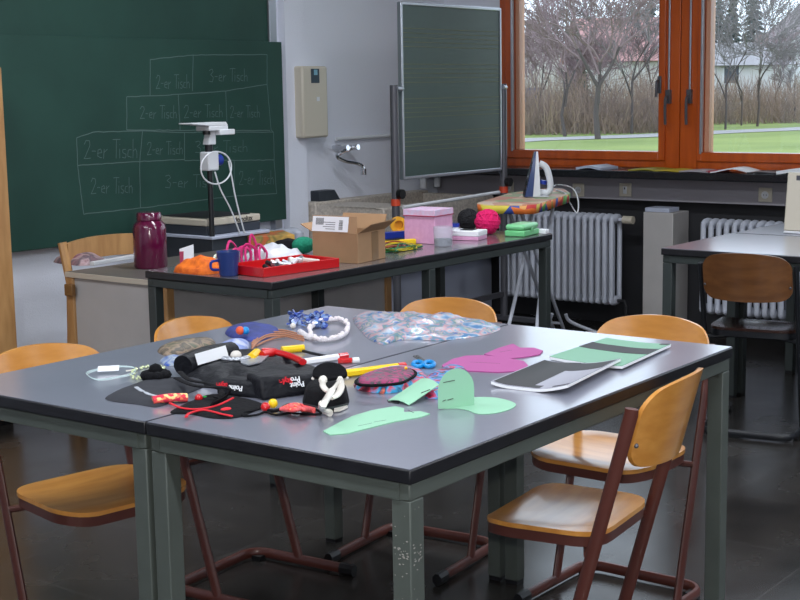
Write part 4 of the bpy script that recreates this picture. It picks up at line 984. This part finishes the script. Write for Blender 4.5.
m = MB(); P = [atz(x, y, Z+.030) for x, y in ((240, 358), (256, 357), (270, 355), (262, 363), (248, 366), (241, 364))]; m.extr(P, (0, 0, .003)); m.build('blade', M_alu, t)
t = thing('marker_cap', 'short yellow plastic clip behind the red scissors', 'clip', (0, 0, 0))
MB().tube(catmull([tuple(atz(x, y, Z+.010)) for x, y in ((282, 350), (292, 349), (304, 348))], 4), .010, 8).build('grip', M_yel, t, smooth=60)
MB().tube(catmull([tuple(atz(x, y, Z+.008)) for x, y in ((303, 351), (315, 354), (330, 357))], 4), .004, 6).build('shaft', M_bsteel, t)
t.name = 'yellow_cutter'
def pencil(name, label, pts, r, mb_, mc, zc=None, cat='pencil'):
    t = thing(name, label, cat, (0, 0, 0)); a, b, c = [atz(x, y, Z+(zc or r)+.0005) for x, y in pts]
    MB().tube([tuple(a), tuple(b)], r, 6).build('barrel', mb_, t, smooth=0); MB().tube([tuple(b.lerp(c, .02)), tuple(c)], r*1.03, 10).build('tip_cap', mc, t)
pencil('felt_pen', 'white felt pen with a red cap leaning on the black bag', ((296, 363), (338, 357), (347, 355.5)), .0085, M_paper, M_red, None, 'pen')
pencil('fat_pencil', 'thick yellow pencil with a red end pointing towards the blue scissors', ((334, 375), (398, 367), (405, 366)), .0098, M_yel, M_red)
pencil('marker', 'white and red marker half hidden beside the white felt pen', ((338, 361), (352, 360.5), (359, 360)), .007, M_red, M_paper, None, 'pen')
# blue sequin pieces and white bead ring
sq = MB(); rn = random.Random(3)
t = thing('sequin_heap', 'loose heap of glittering blue sequins at the far left of the table', 'sequins')
for k in range(90):
    a = atz(rn.uniform(289, 330), rn.uniform(318, 329), Z); 
    mx = Matrix.Translation((a.x, a.y, Z+.004+rn.uniform(0, .018))) @ Matrix.Rotation(rn.uniform(0, 1.2), 4, Vector((rn.gauss(0, 1), rn.gauss(0, 1), 0)).normalized())
    sq.lathe([(.001, 0), (.009, 0), (.009, .0012), (.001, .0012)], k=8, mx=mx)
o = sq.build('sequin', patches('blue_sequins', [(70, 90, 170), (110, 140, 200), (150, 170, 210), (50, 70, 130)], 60, rough=.25)); 
bpy.data.objects.remove(t); o.name = 'sequin_heap'; tag(o, 'loose heap of glittering blue sequins at the far left of the table', 'sequins', None, 'stuff')
t = thing('bead_ring', 'ring necklace of small white beads beside the blue sequins', 'necklace', (0, 0, 0))
rg = [tuple(atz(x, y, Z+.010)) for x, y in ((310, 329), (318, 323), (330, 320), (341, 320), (348, 325), (346, 333), (337, 338), (324, 340), (314, 338))]
MB().tube(catmull(rg, 5, True), .006, 8, closed=True).build('cord', mat('white_wool', (226, 220, 224), .8, bump=.8, bscale=200), t, smooth=60)
for i, p in enumerate(catmull(rg, 4, True)): MB().ball((p[0]+(i % 3-1)*.004, p[1]+(i % 2)*.004, p[2]+.004), .0065, 8).build('bead', mat('milk_bead', (232, 222, 224), .35), t, smooth=80)
MB().tube(catmull([tuple(atz(x, y, Z+.008)) for x, y in ((314, 338), (308, 337), (303, 334), (300, 332))], 4), .009, 8).build('tassel', mat('white_wool', (226, 220, 224)), t)
m = MB(); p = atz(293, 329, Z); m.ball((p.x, p.y, Z+.009), .009, 10); tag(m.build('bead', M_silver, smooth=90), 'small silver bead in front of the blue sequins', 'bead')
# floral bag
t = cloth('floral_bag', 'long crumpled pink and blue floral bag at the far end of the table', 'bag', pz([(353, 320), (358, 315), (380, 313.5), (420, 315), (455, 317), (480, 321), (500, 327), (494, 333), (470, 338), (440, 341), (418, 340), (398, 341), (384, 345), (372, 341), (362, 333)]),
    .022, patches('floral_print', [(70, 116, 160), (130, 158, 184), (176, 170, 176), (190, 140, 146), (96, 140, 170), (100, 130, 128), (184, 168, 164), (60, 100, 160)], 24, rough=.4, kind='noise', coat=.25), .016, 22, 2.2, seed=12)
# blue scissors
t = thing('scissors', 'small scissors with bright blue handles behind the patchwork purse', 'scissors', (0, 0, 0))
m = MB()
for cx_, cy_ in ((418, 364), (429, 364)): m.tube([tuple(atz(cx_+5*cos(w_), cy_+2.4*sin(w_), Z+.006)) for w_ in [i*pi/8 for i in range(16)]], .0055, 8, closed=True)
m.build('handle', M_cyan, t, smooth=60)
m = MB(); m.tube([tuple(atz(424, 362, Z+.007)), tuple(atz(414, 356, Z+.012))], .004, 6, flat=.002).tube([tuple(atz(426, 362, Z+.007)), tuple(atz(417, 355.5, Z+.014))], .004, 6, flat=.002); m.build('blade', M_bsteel, t)
# purses
def purse(label, poly, h, cols, sc, flap, seed):
    t = thing('patchwork_purse', label, 'purse', (0, 0, 0))
    MB().pillow(pz(poly), Z+.0004, h, 6, amp=.002, freq=20, seed=seed).build('body', patches('purse_print%d' % seed, cols, sc, rough=.5, kind='noise'), t, smooth=60)
    if flap: 
        MB().pillow(pz(flap, Z+h), Z+h+.0005, .008, 7, amp=.0015, freq=20, seed=seed+1).build('flap', patches('flap_print%d' % seed, [(40, 70, 80), (180, 40, 110), (30, 60, 60), (150, 30, 90), (60, 90, 90)], 34, kind='noise'), t, smooth=60)
        MB().tube(catmull([tuple(atz(x, y, Z+h+.004)) for x, y in flap], 4, True), .0035, 6, closed=True).build('piping', M_blkf, t)
    return t
purse('patchwork purse in blue, orange and pink with a dark flap beside the fat pencil', [(354, 387), (356, 382), (375, 374), (404, 369), (424, 374), (426, 382), (405, 391), (384, 394), (360, 391)], .018, [(20, 110, 190), (240, 110, 60), (20, 60, 100), (40, 160, 210), (220, 70, 90), (30, 40, 60)], 22,
      [(356, 381), (372, 373), (400, 368), (416, 373), (404, 382), (384, 385), (362, 385)], 31)
purse('second patchwork purse, blue and red, half hidden under the mint card', [(424, 382), (440, 372), (452, 367), (467, 371), (462, 384), (450, 392), (438, 399), (425, 398), (428, 390)], .014, [(20, 110, 190), (30, 30, 60), (200, 40, 80), (40, 150, 210), (24, 30, 40), (220, 90, 60)], 26, None, 41)
# pen with a pin on the purse
m = MB(); m.ball(tuple(atz(406, 368, Z+.03)), .004, 8); tag(m.build('pin_head', M_yel, smooth=90), 'tiny yellow pin head on the edge of the patchwork purse', 'pin')
# mint green cards
def card(label, poly, m, h=.0009, marks=(), lift=None, name='card_template', cat='card template'):
    o = MB(); P = catmull([tuple(atz(x, y, Z)) for x, y in poly], 1, True) if False else [atz(x, y, Z+.0004) for x, y in poly]
    t = o.extr(P, (0, 0, h)).build(name, m, smooth=0); tag(t, label, cat)
    if marks:
        k = MB()
        for a, b in marks: k.tube([tuple(atz(*a, Z+h+.0004)), tuple(atz(*b, Z+h+.0004))], .0009, 4, flat=.0003)
        k.build('printed_mark', M_ink, t)
    return t
card('long mint green card strip lying at the near edge of the table', [(323, 432), (336, 425), (352, 417), (372, 411), (395, 407), (404, 409), (404, 413), (420, 412), (430, 414.5), (420, 418), (396, 422), (372, 428), (348, 434), (330, 435.5)], M_mint, .002, (((358, 426), (372, 423)), ((374, 422), (386, 420)), ((408, 410), (414, 413))))
ov = [atz(x, y, Z) for x, y in ((440, 404), (455, 400), (472, 398), (492, 398), (508, 401), (516, 405), (510, 410), (494, 414), (478, 414.5), (468, 411), (456, 409), (442, 409))]
t = thing('card_template', 'mint green card folded upright into a round-topped tab', 'card template', (0, 0, 0))
MB().extr([v+Vector((0, 0, .0005)) for v in catmull([tuple(v) for v in ov], 3, True)], (0, 0, .0012)).build('lying_half', M_mint, t, smooth=0)
a = atz(438, 409, Z+.0018); b = atz(474, 404.5, Z+.0018); d = (b-a); L_ = d.length; d.normalize(); H_ = .083; P = [a, b]
for k in range(1, 12):
    w_ = pi*k/12; P.append(a+d*(L_/2+L_/2*cos(w_))+Vector((0, 0, H_-.045+.045*sin(w_))))
P = [a, b, b+Vector((0, 0, H_-.045))]+P[2:]+[a+Vector((0, 0, H_-.045))]
nn = d.cross(Vector((0, 0, 1))); MB().extr(P, nn*.0012).build('standing_half', M_mint, t, smooth=0)
if nn.dot(cam_pos-a) < 0: nn = -nn
m = MB(); 
for u0, u1, z in ((.012, .040, .056), (.010, .018, .016), (.022, .036, .017)): m.tube([tuple(a+d*u0+nn*.0016+Vector((0, 0, z))), tuple(a+d*u1+nn*.0016+Vector((0, 0, z+.002)))], .0009, 4)
m.build('printed_mark', M_ink, t)
# mint card bent like a tent over the purse
t = thing('card_template', 'mint green card bent over the patchwork purses', 'card template', (0, 0, 0))
def bentcard(p, nu=10):
    """p: near-left, far-left, far-right, near-right as (px, py, z)"""
    Q = [atz(x, y, Z+z) for x, y, z in p]; V = []
    for o_ in (0, .0012):
        for i in range(nu+1):
            u = i/nu; A_ = Q[0].lerp(Q[1], u); B_ = Q[3].lerp(Q[2], u)
            for j in range(5): v = j/4; c = A_.lerp(B_, v); V.append(c+Vector((0, 0, o_+.010*sin(v*pi)*.6)))
    k = 5*(nu+1); Fs = []
    for i in range(nu):
        for j in range(4):
            a = i*5+j; Fs += [(a, a+1, a+6, a+5), (k+a, k+a+5, k+a+6, k+a+1)]
    for i in range(nu): a = i*5; Fs += [(a, a+5, k+a+5, k+a), (a+4, k+a+4, k+a+9, a+9)]
    for j in range(4): Fs += [(j, k+j, k+j+1, j+1), (nu*5+j, nu*5+j+1, k+nu*5+j+1, k+nu*5+j)]
    return MB().add(V, Fs)
bentcard([(388, 401, .001), (421, 379, .022), (439, 385, .028), (409, 405.5, .001)]).build('sheet', M_mint, t, smooth=50)
m = MB(); m.tube([tuple(atz(421, 393, Z+.022)), tuple(atz(430, 389.5, Z+.028))], .001, 4); m.build('printed_mark', M_ink, t)
MB().extr([atz(x, y, Z+.0005) for x, y in ((387, 400), (400, 401.5), (399, 404), (388, 402.5))], (0, 0, .001)).build('dark_corner', M_bond, t)
# purple card
card('long purple card template near the middle of the table', [(442, 366), (452, 360), (466, 356.5), (482, 356), (504, 358), (524, 362), (528, 366), (526, 370.5), (515, 372), (498, 373), (478, 372), (456, 371), (444, 369.5)], M_purp, .0025, (((450, 366.5), (458, 366)), ((470, 362), (500, 363.5))))
card('shorter purple card template behind the long purple one', [(484, 355), (498, 349), (513, 344.5), (520, 348.5), (534, 348.5), (543, 351.5), (540, 355), (524, 358), (510, 359), (494, 357)], M_purp, .0025, (((500, 352), (512, 350)),))
# magazines
def magazine(label, quad, cover_m, patchlist, curl=.018, h=.006):
    t = thing('magazine', label, 'magazine', (0, 0, 0))
    Q = [Vector(atz(x, y, Z)) for x, y in quad]          # left-near, far-left, far-right, near-right
    nu = 14
    def pt(u, v, o): 
        p = Q[0].lerp(Q[3], u).lerp(Q[1].lerp(Q[2], u), v); 
        return p+Vector((0, 0, .0006+o+curl*(max(0, u-.55)/.45)**1.6*(1-.3*v)+curl*.35*(max(0, .25-u)/.25)**2))
    def slab(u0, u1, v0, v1, o0, o1):
        V = []; 
        for o in (o0, o1):
            for i in range(nu+1):
                for j in range(5): V.append(pt(u0+(u1-u0)*i/nu, v0+(v1-v0)*j/4, o))
        k = 5*(nu+1); Fs = []
        for i in range(nu):
            for j in range(4): a = i*5+j; Fs += [(a, a+1, a+6, a+5), (k+a, k+a+5, k+a+6, k+a+1)]
        for i in range(nu): a = i*5; Fs += [(a, a+5, k+a+5, k+a), (a+4, k+a+4, k+a+9, a+9)]
        for j in range(4): Fs += [(j, k+j, k+j+1, j+1), (nu*5+j, nu*5+j+1, k+nu*5+j+1, k+nu*5+j)]
        return MB().add(V, Fs)
    slab(0, 1, 0, 1, 0, h).build('pages', M_paper, t, smooth=40)
    slab(0.004, .996, .004, .996, h+.0002, h+.0012).build('cover', cover_m, t, smooth=40)
    for (u0, u1, v0, v1, mm) in patchlist: slab(u0, u1, v0, v1, h+.0013, h+.0018).build('printed_block', mm, t, smooth=40)
    return t
M_cov = mat('grey_cover', (160, 160, 172), .45); M_gcov = mat('mint_cover', (122, 168, 142), .5, spec=.3)
magazine('grey magazine with a large black L-shaped print, nearer the table edge', [(491, 387), (544, 365), (621, 366.5), (568, 396)], M_cov, [(.02, .50, .02, .98, M_bond), (.5, .97, .66, .96, M_bond), (.5, .62, .02, .10, M_bond), (.78, .98, .02, .06, M_bond)])
magazine('mint green magazine with a dark band across, at the far table edge', [(549, 360), (607, 341), (671, 348.5), (622, 371.5)], M_gcov, [(.0, 1, .50, .74, M_bond), (.86, .99, .94, .99, M_bond)], .006)
# black case with a pirate figure, hat and tag
t = thing('black_case', 'small black zip case standing near the long mint card', 'case', (0, 0, 0))
MB().pillow(pz([(304, 405), (306, 395), (322, 391), (342, 393), (349, 399), (346, 406), (326, 408)]), Z+.0004, .036, 7, amp=.002, freq=18, seed=3).build('body', M_blkf, t, smooth=60)
MB().tube(catmull([tuple(atz(x, y, Z+.028)) for x, y in ((304, 404), (326, 408), (348, 404))], 5), .002, 6).build('zip', M_bsteel, t)
t = thing('pirate_charm', 'black hatted felt charm with shiny silver arms lying over the black case', 'charm', (0, 0, 0))
c = atz(330, 377.5, Z+.060); rx = _rh.normalized(); m = MB()
P = []
fx_ = Vector((cam_pos.x-c.x, cam_pos.y-c.y, 0)).normalized(); tv = (Vector((0, 0, 1))*.75-fx_*.65).normalized()
for k in range(17):
    w_ = pi*k/16; P.append(c+rx*.038*cos(w_)+tv*.034*sin(w_)**.8)
P += [c-rx*.03-tv*.004, c-tv*.010, c+rx*.03-tv*.004]
m.extr(P, (rx.cross(tv))*.010); m.build('hat', M_blkf, t, bevel=.003)
m = MB(); 
for s in (-1, 1): m.ball(tuple(c+rx*.037*s-tv*.002), .0035, 8)
m.build('hat_button', M_silver, t)
def at(px, py, z): return tuple(atz(px, py, Z+z))
m = MB()
m.tube(catmull([at(323, 380, .058), at(323, 386, .058), at(328, 391, .054), at(333, 389, .058), at(340, 380, .058)], 5), .007, 8, flat=.004)
m.tube(catmull([at(332, 390, .056), at(328, 397, .052), at(323, 405, .050), at(322, 409, .022), at(329, 412, .012)], 5), .008, 8, flat=.005)
m.ball(at(323, 380, .058), .010, 10); m.ball(at(340, 379, .058), .007, 10); m.ball(at(322, 404, .036), .008, 10)
m.tube(catmull([at(340, 380, .058), at(341, 388, .052), at(337, 395, .048), at(331, 398, .046)], 5), .008, 8, flat=.004)
m.build('silver_body', mat('pearl_satin', (226, 220, 210), .25, coat=.4), t, smooth=60)
m = MB(); m.tube([at(328, 410.5, .005), at(334, 410, .006)], .006, 8); m.build('knot', M_blkf, t)
m = MB(); m.extr([atz(x, y, Z+.002) for x, y in ((334, 409.5), (346, 406.5), (348, 408), (340, 411.5), (334, 412))], (0, 0, .004)); m.tube([at(325, 411, .008), at(330, 413, .008)], .008, 8); m.build('silver_tail', mat('pearl_satin', (226, 220, 210)), t, smooth=60)
# cord necklace with red tassel
t = thing('cord_necklace', 'black cord necklace with red tassel and two beads at the near edge', 'necklace', (0, 0, 0))
m = MB()
m.tube(catmull([at(x, y, .004) for x, y in ((263, 408), (252, 411), (243, 413), (244, 416), (256, 415), (266, 412), (276, 415), (290, 413), (300, 414), (314, 414.5), (321, 413), (314, 408.5), (304, 406), (292, 404), (284, 406), (280, 411))], 5), .0026, 6)
m.tube(catmull([at(x, y, .006) for x, y in ((266, 410), (274, 411), (283, 409), (290, 411))], 5), .004, 6)
m.build('cord', M_blkf, t)
m = MB()
rn = random.Random(6)
for k in range(12): m.tube(catmull([at(281, 409, .008+rn.uniform(0, .008)), at(293, 406.5+rn.uniform(-2.0, 4), .010+rn.uniform(0, .014)), at(304, 407+rn.uniform(-1, 4), .006+rn.uniform(0, .014)), at(314, 408.5+rn.uniform(-.5, 3), .005)], 4), .0042, 6)
m.build('tassel', patches('red_pink_silk', [(206, 30, 60), (236, 110, 110), (220, 60, 60), (240, 170, 120)], 60, kind='noise'), t, smooth=60)
m = MB(); p = at(265.5, 407, .012); m.ball(p, .0105, 12); m.build('red_bead', M_red, t, smooth=90)
m = MB(); p = at(273, 403.5, .013); m.ball(p, .0105, 12); m.build('yellow_bead', M_yel, t, smooth=90)

# ------------------------------------------------------------------ outside the window
GZ = -.6
m = MB(); m.box(WX+.6, 400, -200, 330, GZ-.3, GZ)
o = m.build('lawn', mat('winter_grass', (134, 150, 78), .9, rgb2=(114, 132, 66), vscale=.25), smooth=0); o['kind'] = 'structure'; o.name = 'ground'
pth = catmull([(q_.x, q_.y, 0) for q_ in (atz(x, y, GZ) for x, y in ((440, 145.5), (500, 141.5), (525, 140), (590, 138), (658, 135.5), (715, 132.5), (800, 129), (880, 125)))], 5); V = []; 
for i, p in enumerate(pth):
    d = (pth[min(i+1, len(pth)-1)]-pth[max(i-1, 0)]).normalized(); n_ = Vector((-d.y, d.x, 0)); V += [(p+n_*1.5)+Vector((0, 0, GZ+.02)), (p-n_*1.5)+Vector((0, 0, GZ+.02))]
o = MB().add(V, [(2*i, 2*i+1, 2*i+3, 2*i+2) for i in range(len(pth)-1)]).build('trim_4', mat('pale_path', (160, 158, 160), .9), smooth=0); struct(o)
M_bark = mat('dark_bark', (88, 80, 80), .9); M_twig = mat('hazed_purple_twigs', (140, 120, 124), .9); M_twig2 = mat('hazed_grey_twigs', (134, 128, 130), .9)  # twig tones lightened, putting distance haze into their colour
def tree(name, label, x, y, h, r, seed, mtw=M_twig, fork=.24, lv=6, spread=.52):
    rn = random.Random(seed); t = thing(name, label, 'tree', (x, y, GZ), 0); tr = MB(); tw = MB(); r *= .5
    def grow(p, d, L, r_, k):
        mid = p+d*L*.5+Vector((rn.gauss(0, .04), rn.gauss(0, .04), 0))*L; e = p+d*L
        (tr if k < 2 else tw).tube([tuple(p), tuple(mid), tuple(e)], max(r_, .013), 5 if k < 3 else 3, r1=max(r_*.7, .011))
        if k >= lv: return
        nb = 3 if k < 2 else rn.choice((2, 3, 3, 4))
        for i in range(nb):
            q_ = Vector((rn.gauss(0, 1), rn.gauss(0, 1), rn.gauss(.25, .6))).normalized(); nd = (d*(1-spread*.5)+q_*spread*rn.uniform(.8, 1.3)).normalized()
            if nd.z < .05: nd.z = .1; nd.normalize()
            grow(e if i < 2 else p+d*L*.7, nd, L*rn.uniform(.66, .9), r_*.62, k+1)
    grow(Vector((0, 0, 0)), Vector((0, 0, 1)), h*fork, r, 0)
    tr.build('trunk', M_bark, t, smooth=60); tw.build('twigs', mtw, t, smooth=60); return t
def on(px, D, Y=None):   # a spot on the ground at distance D along the line of sight through column px
    v = ray(px, 90); h_ = Vector((v.x, v.y)); s = D/(v.dot(_fh)); return v.x*s, v.y*s
TREES = ((598, 56, 8.5, .26, 3, 'dark trunked bare tree in the middle of the left window', 0), (565, 60, 7.5, .17, 8, 'bare forked tree in the left part of the left window', 0),
    (540, 66, 7, .13, 12, 'thin bare tree nearest the left jamb', 0), (582, 68, 6.5, .10, 41, 'small twiggy tree before the red roof, left of the dark trunk', 0), (615, 70, 6.5, .10, 42, 'small twiggy tree before the red roof, right of the dark trunk', 0),
    (549, 76, 6.2, .10, 51, 'small bare tree before the pale gabled house', 0), (573, 80, 7.0, .10, 52, 'reddish bare tree between the pale gabled house and the red roof', 0), (606, 84, 6.4, .10, 53, 'reddish bare tree directly before the red roof', 0), (640, 80, 7.4, .10, 54, 'grey bare tree before the right end of the red roof', 1),
    (632, 62, 9.5, .14, 15, 'slender bare tree at the right of the left window', 1), (651, 70, 9, .12, 19, 'pale bare tree touching the broad window post', 1),
    (726, 66, 8.5, .12, 22, 'bare bushy tree at the left of the right window', 1), (742, 72, 7, .10, 43, 'small twiggy tree in front of the cottage window', 1), (758, 70, 8.5, .14, 27, 'slim bare tree in front of the white cottage', 1),
    (776, 82, 6, .10, 44, 'low twiggy tree between the cottage and the tall white house', 0), (795, 78, 5, .10, 31, 'low bare tree before the tall white house at the right', 1))
for px, D, h, r, sd, lb, mt_ in TREES:
    x, y = on(px, D); tree('bare_tree', lb, x, y, h, r, sd, (M_twig, M_twig2)[mt_])
def conifer(px, D, h, rad, seed, label):
    x, y = on(px, D); t = thing('conifer', label, 'tree', (x, y, GZ)); rn = random.Random(seed)
    MB().tube([(0, 0, 0), (0, 0, h*.9)], .2, 6, r1=.04).build('trunk', M_bark, t)
    m = MB()
    for k in range(26):
        z = h*(.06+.93*k/26); R_ = rad*(1-k/26.5)*rn.uniform(.85, 1.1); n = 12
        for j in range(n):
            a = 2*pi*j/n+rn.uniform(-.2, .2)+k; q = R_*rn.uniform(.7, 1.15); w = .09+.5*q/n*2
            c, s = cos(a), sin(a); tip = Vector((c*q, s*q, z-q*.28+rn.uniform(-.1, .1))); b0 = Vector((-s*w, c*w, 0)); mid = Vector((c*q*.5, s*q*.5, z+.05))
            m.add([Vector((0, 0, z+.25)), mid+b0, tip, mid-b0, mid-Vector((0, 0, .3))], [(0, 1, 2), (0, 2, 3), (1, 4, 2), (4, 3, 2), (0, 3, 4), (0, 4, 1)])
    m.build('foliage', mat('hazed_conifer_green', (72, 86, 84), .9), t, smooth=0)  # green kept greyish so distance haze is painted in
for px, D, h, rad, sd, lb in ((577, 88, 6.0, 1.5, 1, 'dark conifer behind the forked bare tree'), (650, 118, 10.5, 2.5, 3, 'dark conifer right of the red roof'), (731, 104, 9.8, 2.0, 4, 'dark conifer behind the white cottage, left of two'), (752, 108, 10.8, 2.4, 5, 'dark conifer behind the white cottage, right of two'), (718, 118, 10.5, 2.2, 6, 'dark conifer beside the left jamb of the right window')):
    conifer(px, D, h, rad, sd, lb)
# bare thicket: nobody could count these shoots
rn = random.Random(11); m = MB()
for k in range(5200):
    px = rn.uniform(500, 830); D = rn.uniform(62, 74) if px < 690 else rn.uniform(74, 90); x, y = on(px, D)
    h = rn.uniform(.8, 3.2)*(1.0 if px < 690 else .9); l = Vector((rn.gauss(0, .35), rn.gauss(0, .35), 1)).normalized(); p = Vector((x, y, GZ)); e = p+l*h
    w_ = .018; s_ = _rh*w_; m.tube([tuple(p), tuple(p.lerp(e, .5)+Vector((rn.gauss(0, .10), rn.gauss(0, .10), 0))), tuple(e)], .015, 3, r1=.006)
    if rn.random() < .6:
        q = p.lerp(e, rn.uniform(.3, .7)); m.tube([tuple(q), tuple(q+Vector((rn.gauss(0, .35), rn.gauss(0, .35), rn.uniform(.2, .6))))], .010, 3, r1=.005)
tag(m.build('thicket', patches('brown_thicket', [(142, 122, 112), (160, 138, 124), (128, 112, 108), (172, 150, 130)], .5, rough=.9, kind='noise'), smooth=0), 'brown leafless thicket of shoots between the lawn and the houses', 'shrubs', None, 'stuff')
def house(label, px, D, w, dp, h, roofh, rot, wallc, roofc, wins, name='house'):
    x, y = on(px, D); t = thing(name, label, 'house', (x, y, GZ), rot); M_w = mat('render_'+str(wallc[0]), wallc, .9); M_r = mat('roof_'+str(roofc[0]), roofc, .8)
    box(-w/2, w/2, -dp/2, dp/2, 0, h).build('wall', M_w, t)
    e = .5; m = MB(); m.extr([(-w/2-e, -dp/2-e, h-.2), (-w/2-e, 0, h+roofh), (-w/2-e, dp/2+e, h-.2), (-w/2-e, dp/2+e-.3, h-.25), (-w/2-e, 0, h+roofh-.3), (-w/2-e, -dp/2-e+.3, h-.25)], (w+2*e, 0, 0)); m.build('roof', M_r, t)
    for s in (-1, 1): MB().extr([(s*(w/2-.1), -dp/2, h), (s*(w/2-.1), dp/2, h), (s*(w/2-.1), 0, h+roofh-.35)], (-.2*s if s > 0 else .2, 0, 0)).build('gable', M_w, t)
    for (u, z) in wins:
        f = box(u-.55, u+.55, -dp/2-.06, -dp/2-.005, z, z+1.3).build('window', M_paper, t); box(-.0+u-.45, u+.45, -dp/2-.075, -dp/2-.062, z+.1, z+1.2).build('pane', mat('far_glass', (84, 92, 104), .3), f)
    box(w*.2, w*.2+.7, -.3, .4, h+roofh-1.2, h+roofh+.5).build('chimney', mat('chimney_grey', (150, 130, 126), .9), t)
    return t
FA = math.atan2(_rh.y, _rh.x)     # facing the school roughly
house('house with a large red tiled roof behind the bare trees', 620, 94, 5.6, 7, 3.9, 2.7, FA+.1, (214, 212, 212), (182, 136, 134), [])  # roof colour paled to imitate distance haze
house('pale gabled house at the far left behind the bare trees', 534, 104, 6, 4.5, 4.2, 2.4, FA+pi/2, (206, 202, 198), (150, 126, 120), [])
house('low white cottage with a grey roof in the right window', 741, 92, 4.6, 6, 3.5, 1.3, FA-.05, (220, 220, 222), (153, 150, 154), [(-1.2, 2.1)])
t = house('tall white gabled house at the right edge of the window', 822, 98, 8, 6.6, 5.1, 3.0, FA+pi/2, (224, 224, 228), (132, 120, 122), [])
for u in (2.4, 1.2, -.2):
    for z in (2.2, 4.0):
        f = box(-4.06, -4.005, u-.4, u+.4, z, z+1.1).build('window', M_paper, t); box(-4.075, -4.062, u-.32, u+.32, z+.1, z+1.0).build('pane', mat('far_glass', (84, 92, 104), .3), f)
x, y = on(545, 75); t = thing('parked_car', 'pale silver car parked behind the thicket in the left window', 'car', (x, y, GZ), FA)
MB().extr([(-2, -.8, .35), (2, -.8, .35), (2.05, -.8, .8), (1.2, -.8, .95), (.6, -.8, 1.42), (-1.1, -.8, 1.45), (-1.9, -.8, 1.0), (-2.05, -.8, .8)], (0, 1.6, 0)).build('body', mat('silver_car', (176, 184, 194), .3), t, bevel=.08)
for a in (-1.3, 1.3):
    for b in (-.82, .64): MB().tube([(a, b, .32), (a, b+.18, .32)], .32, 14).build('wheel', M_black, t)
x, y = on(534, 74); t = thing('road_sign', 'blue road sign behind the thicket at the left jamb', 'sign', (x, y, GZ), FA)
MB().tube([(0, 0, 0), (0, 0, 1.3)], .04, 6).build('post', M_alu, t); box(-.45, .45, -.03, .03, 1.3, 2.1).build('plate', mat('sign_blue', (70, 90, 150), .5), t)
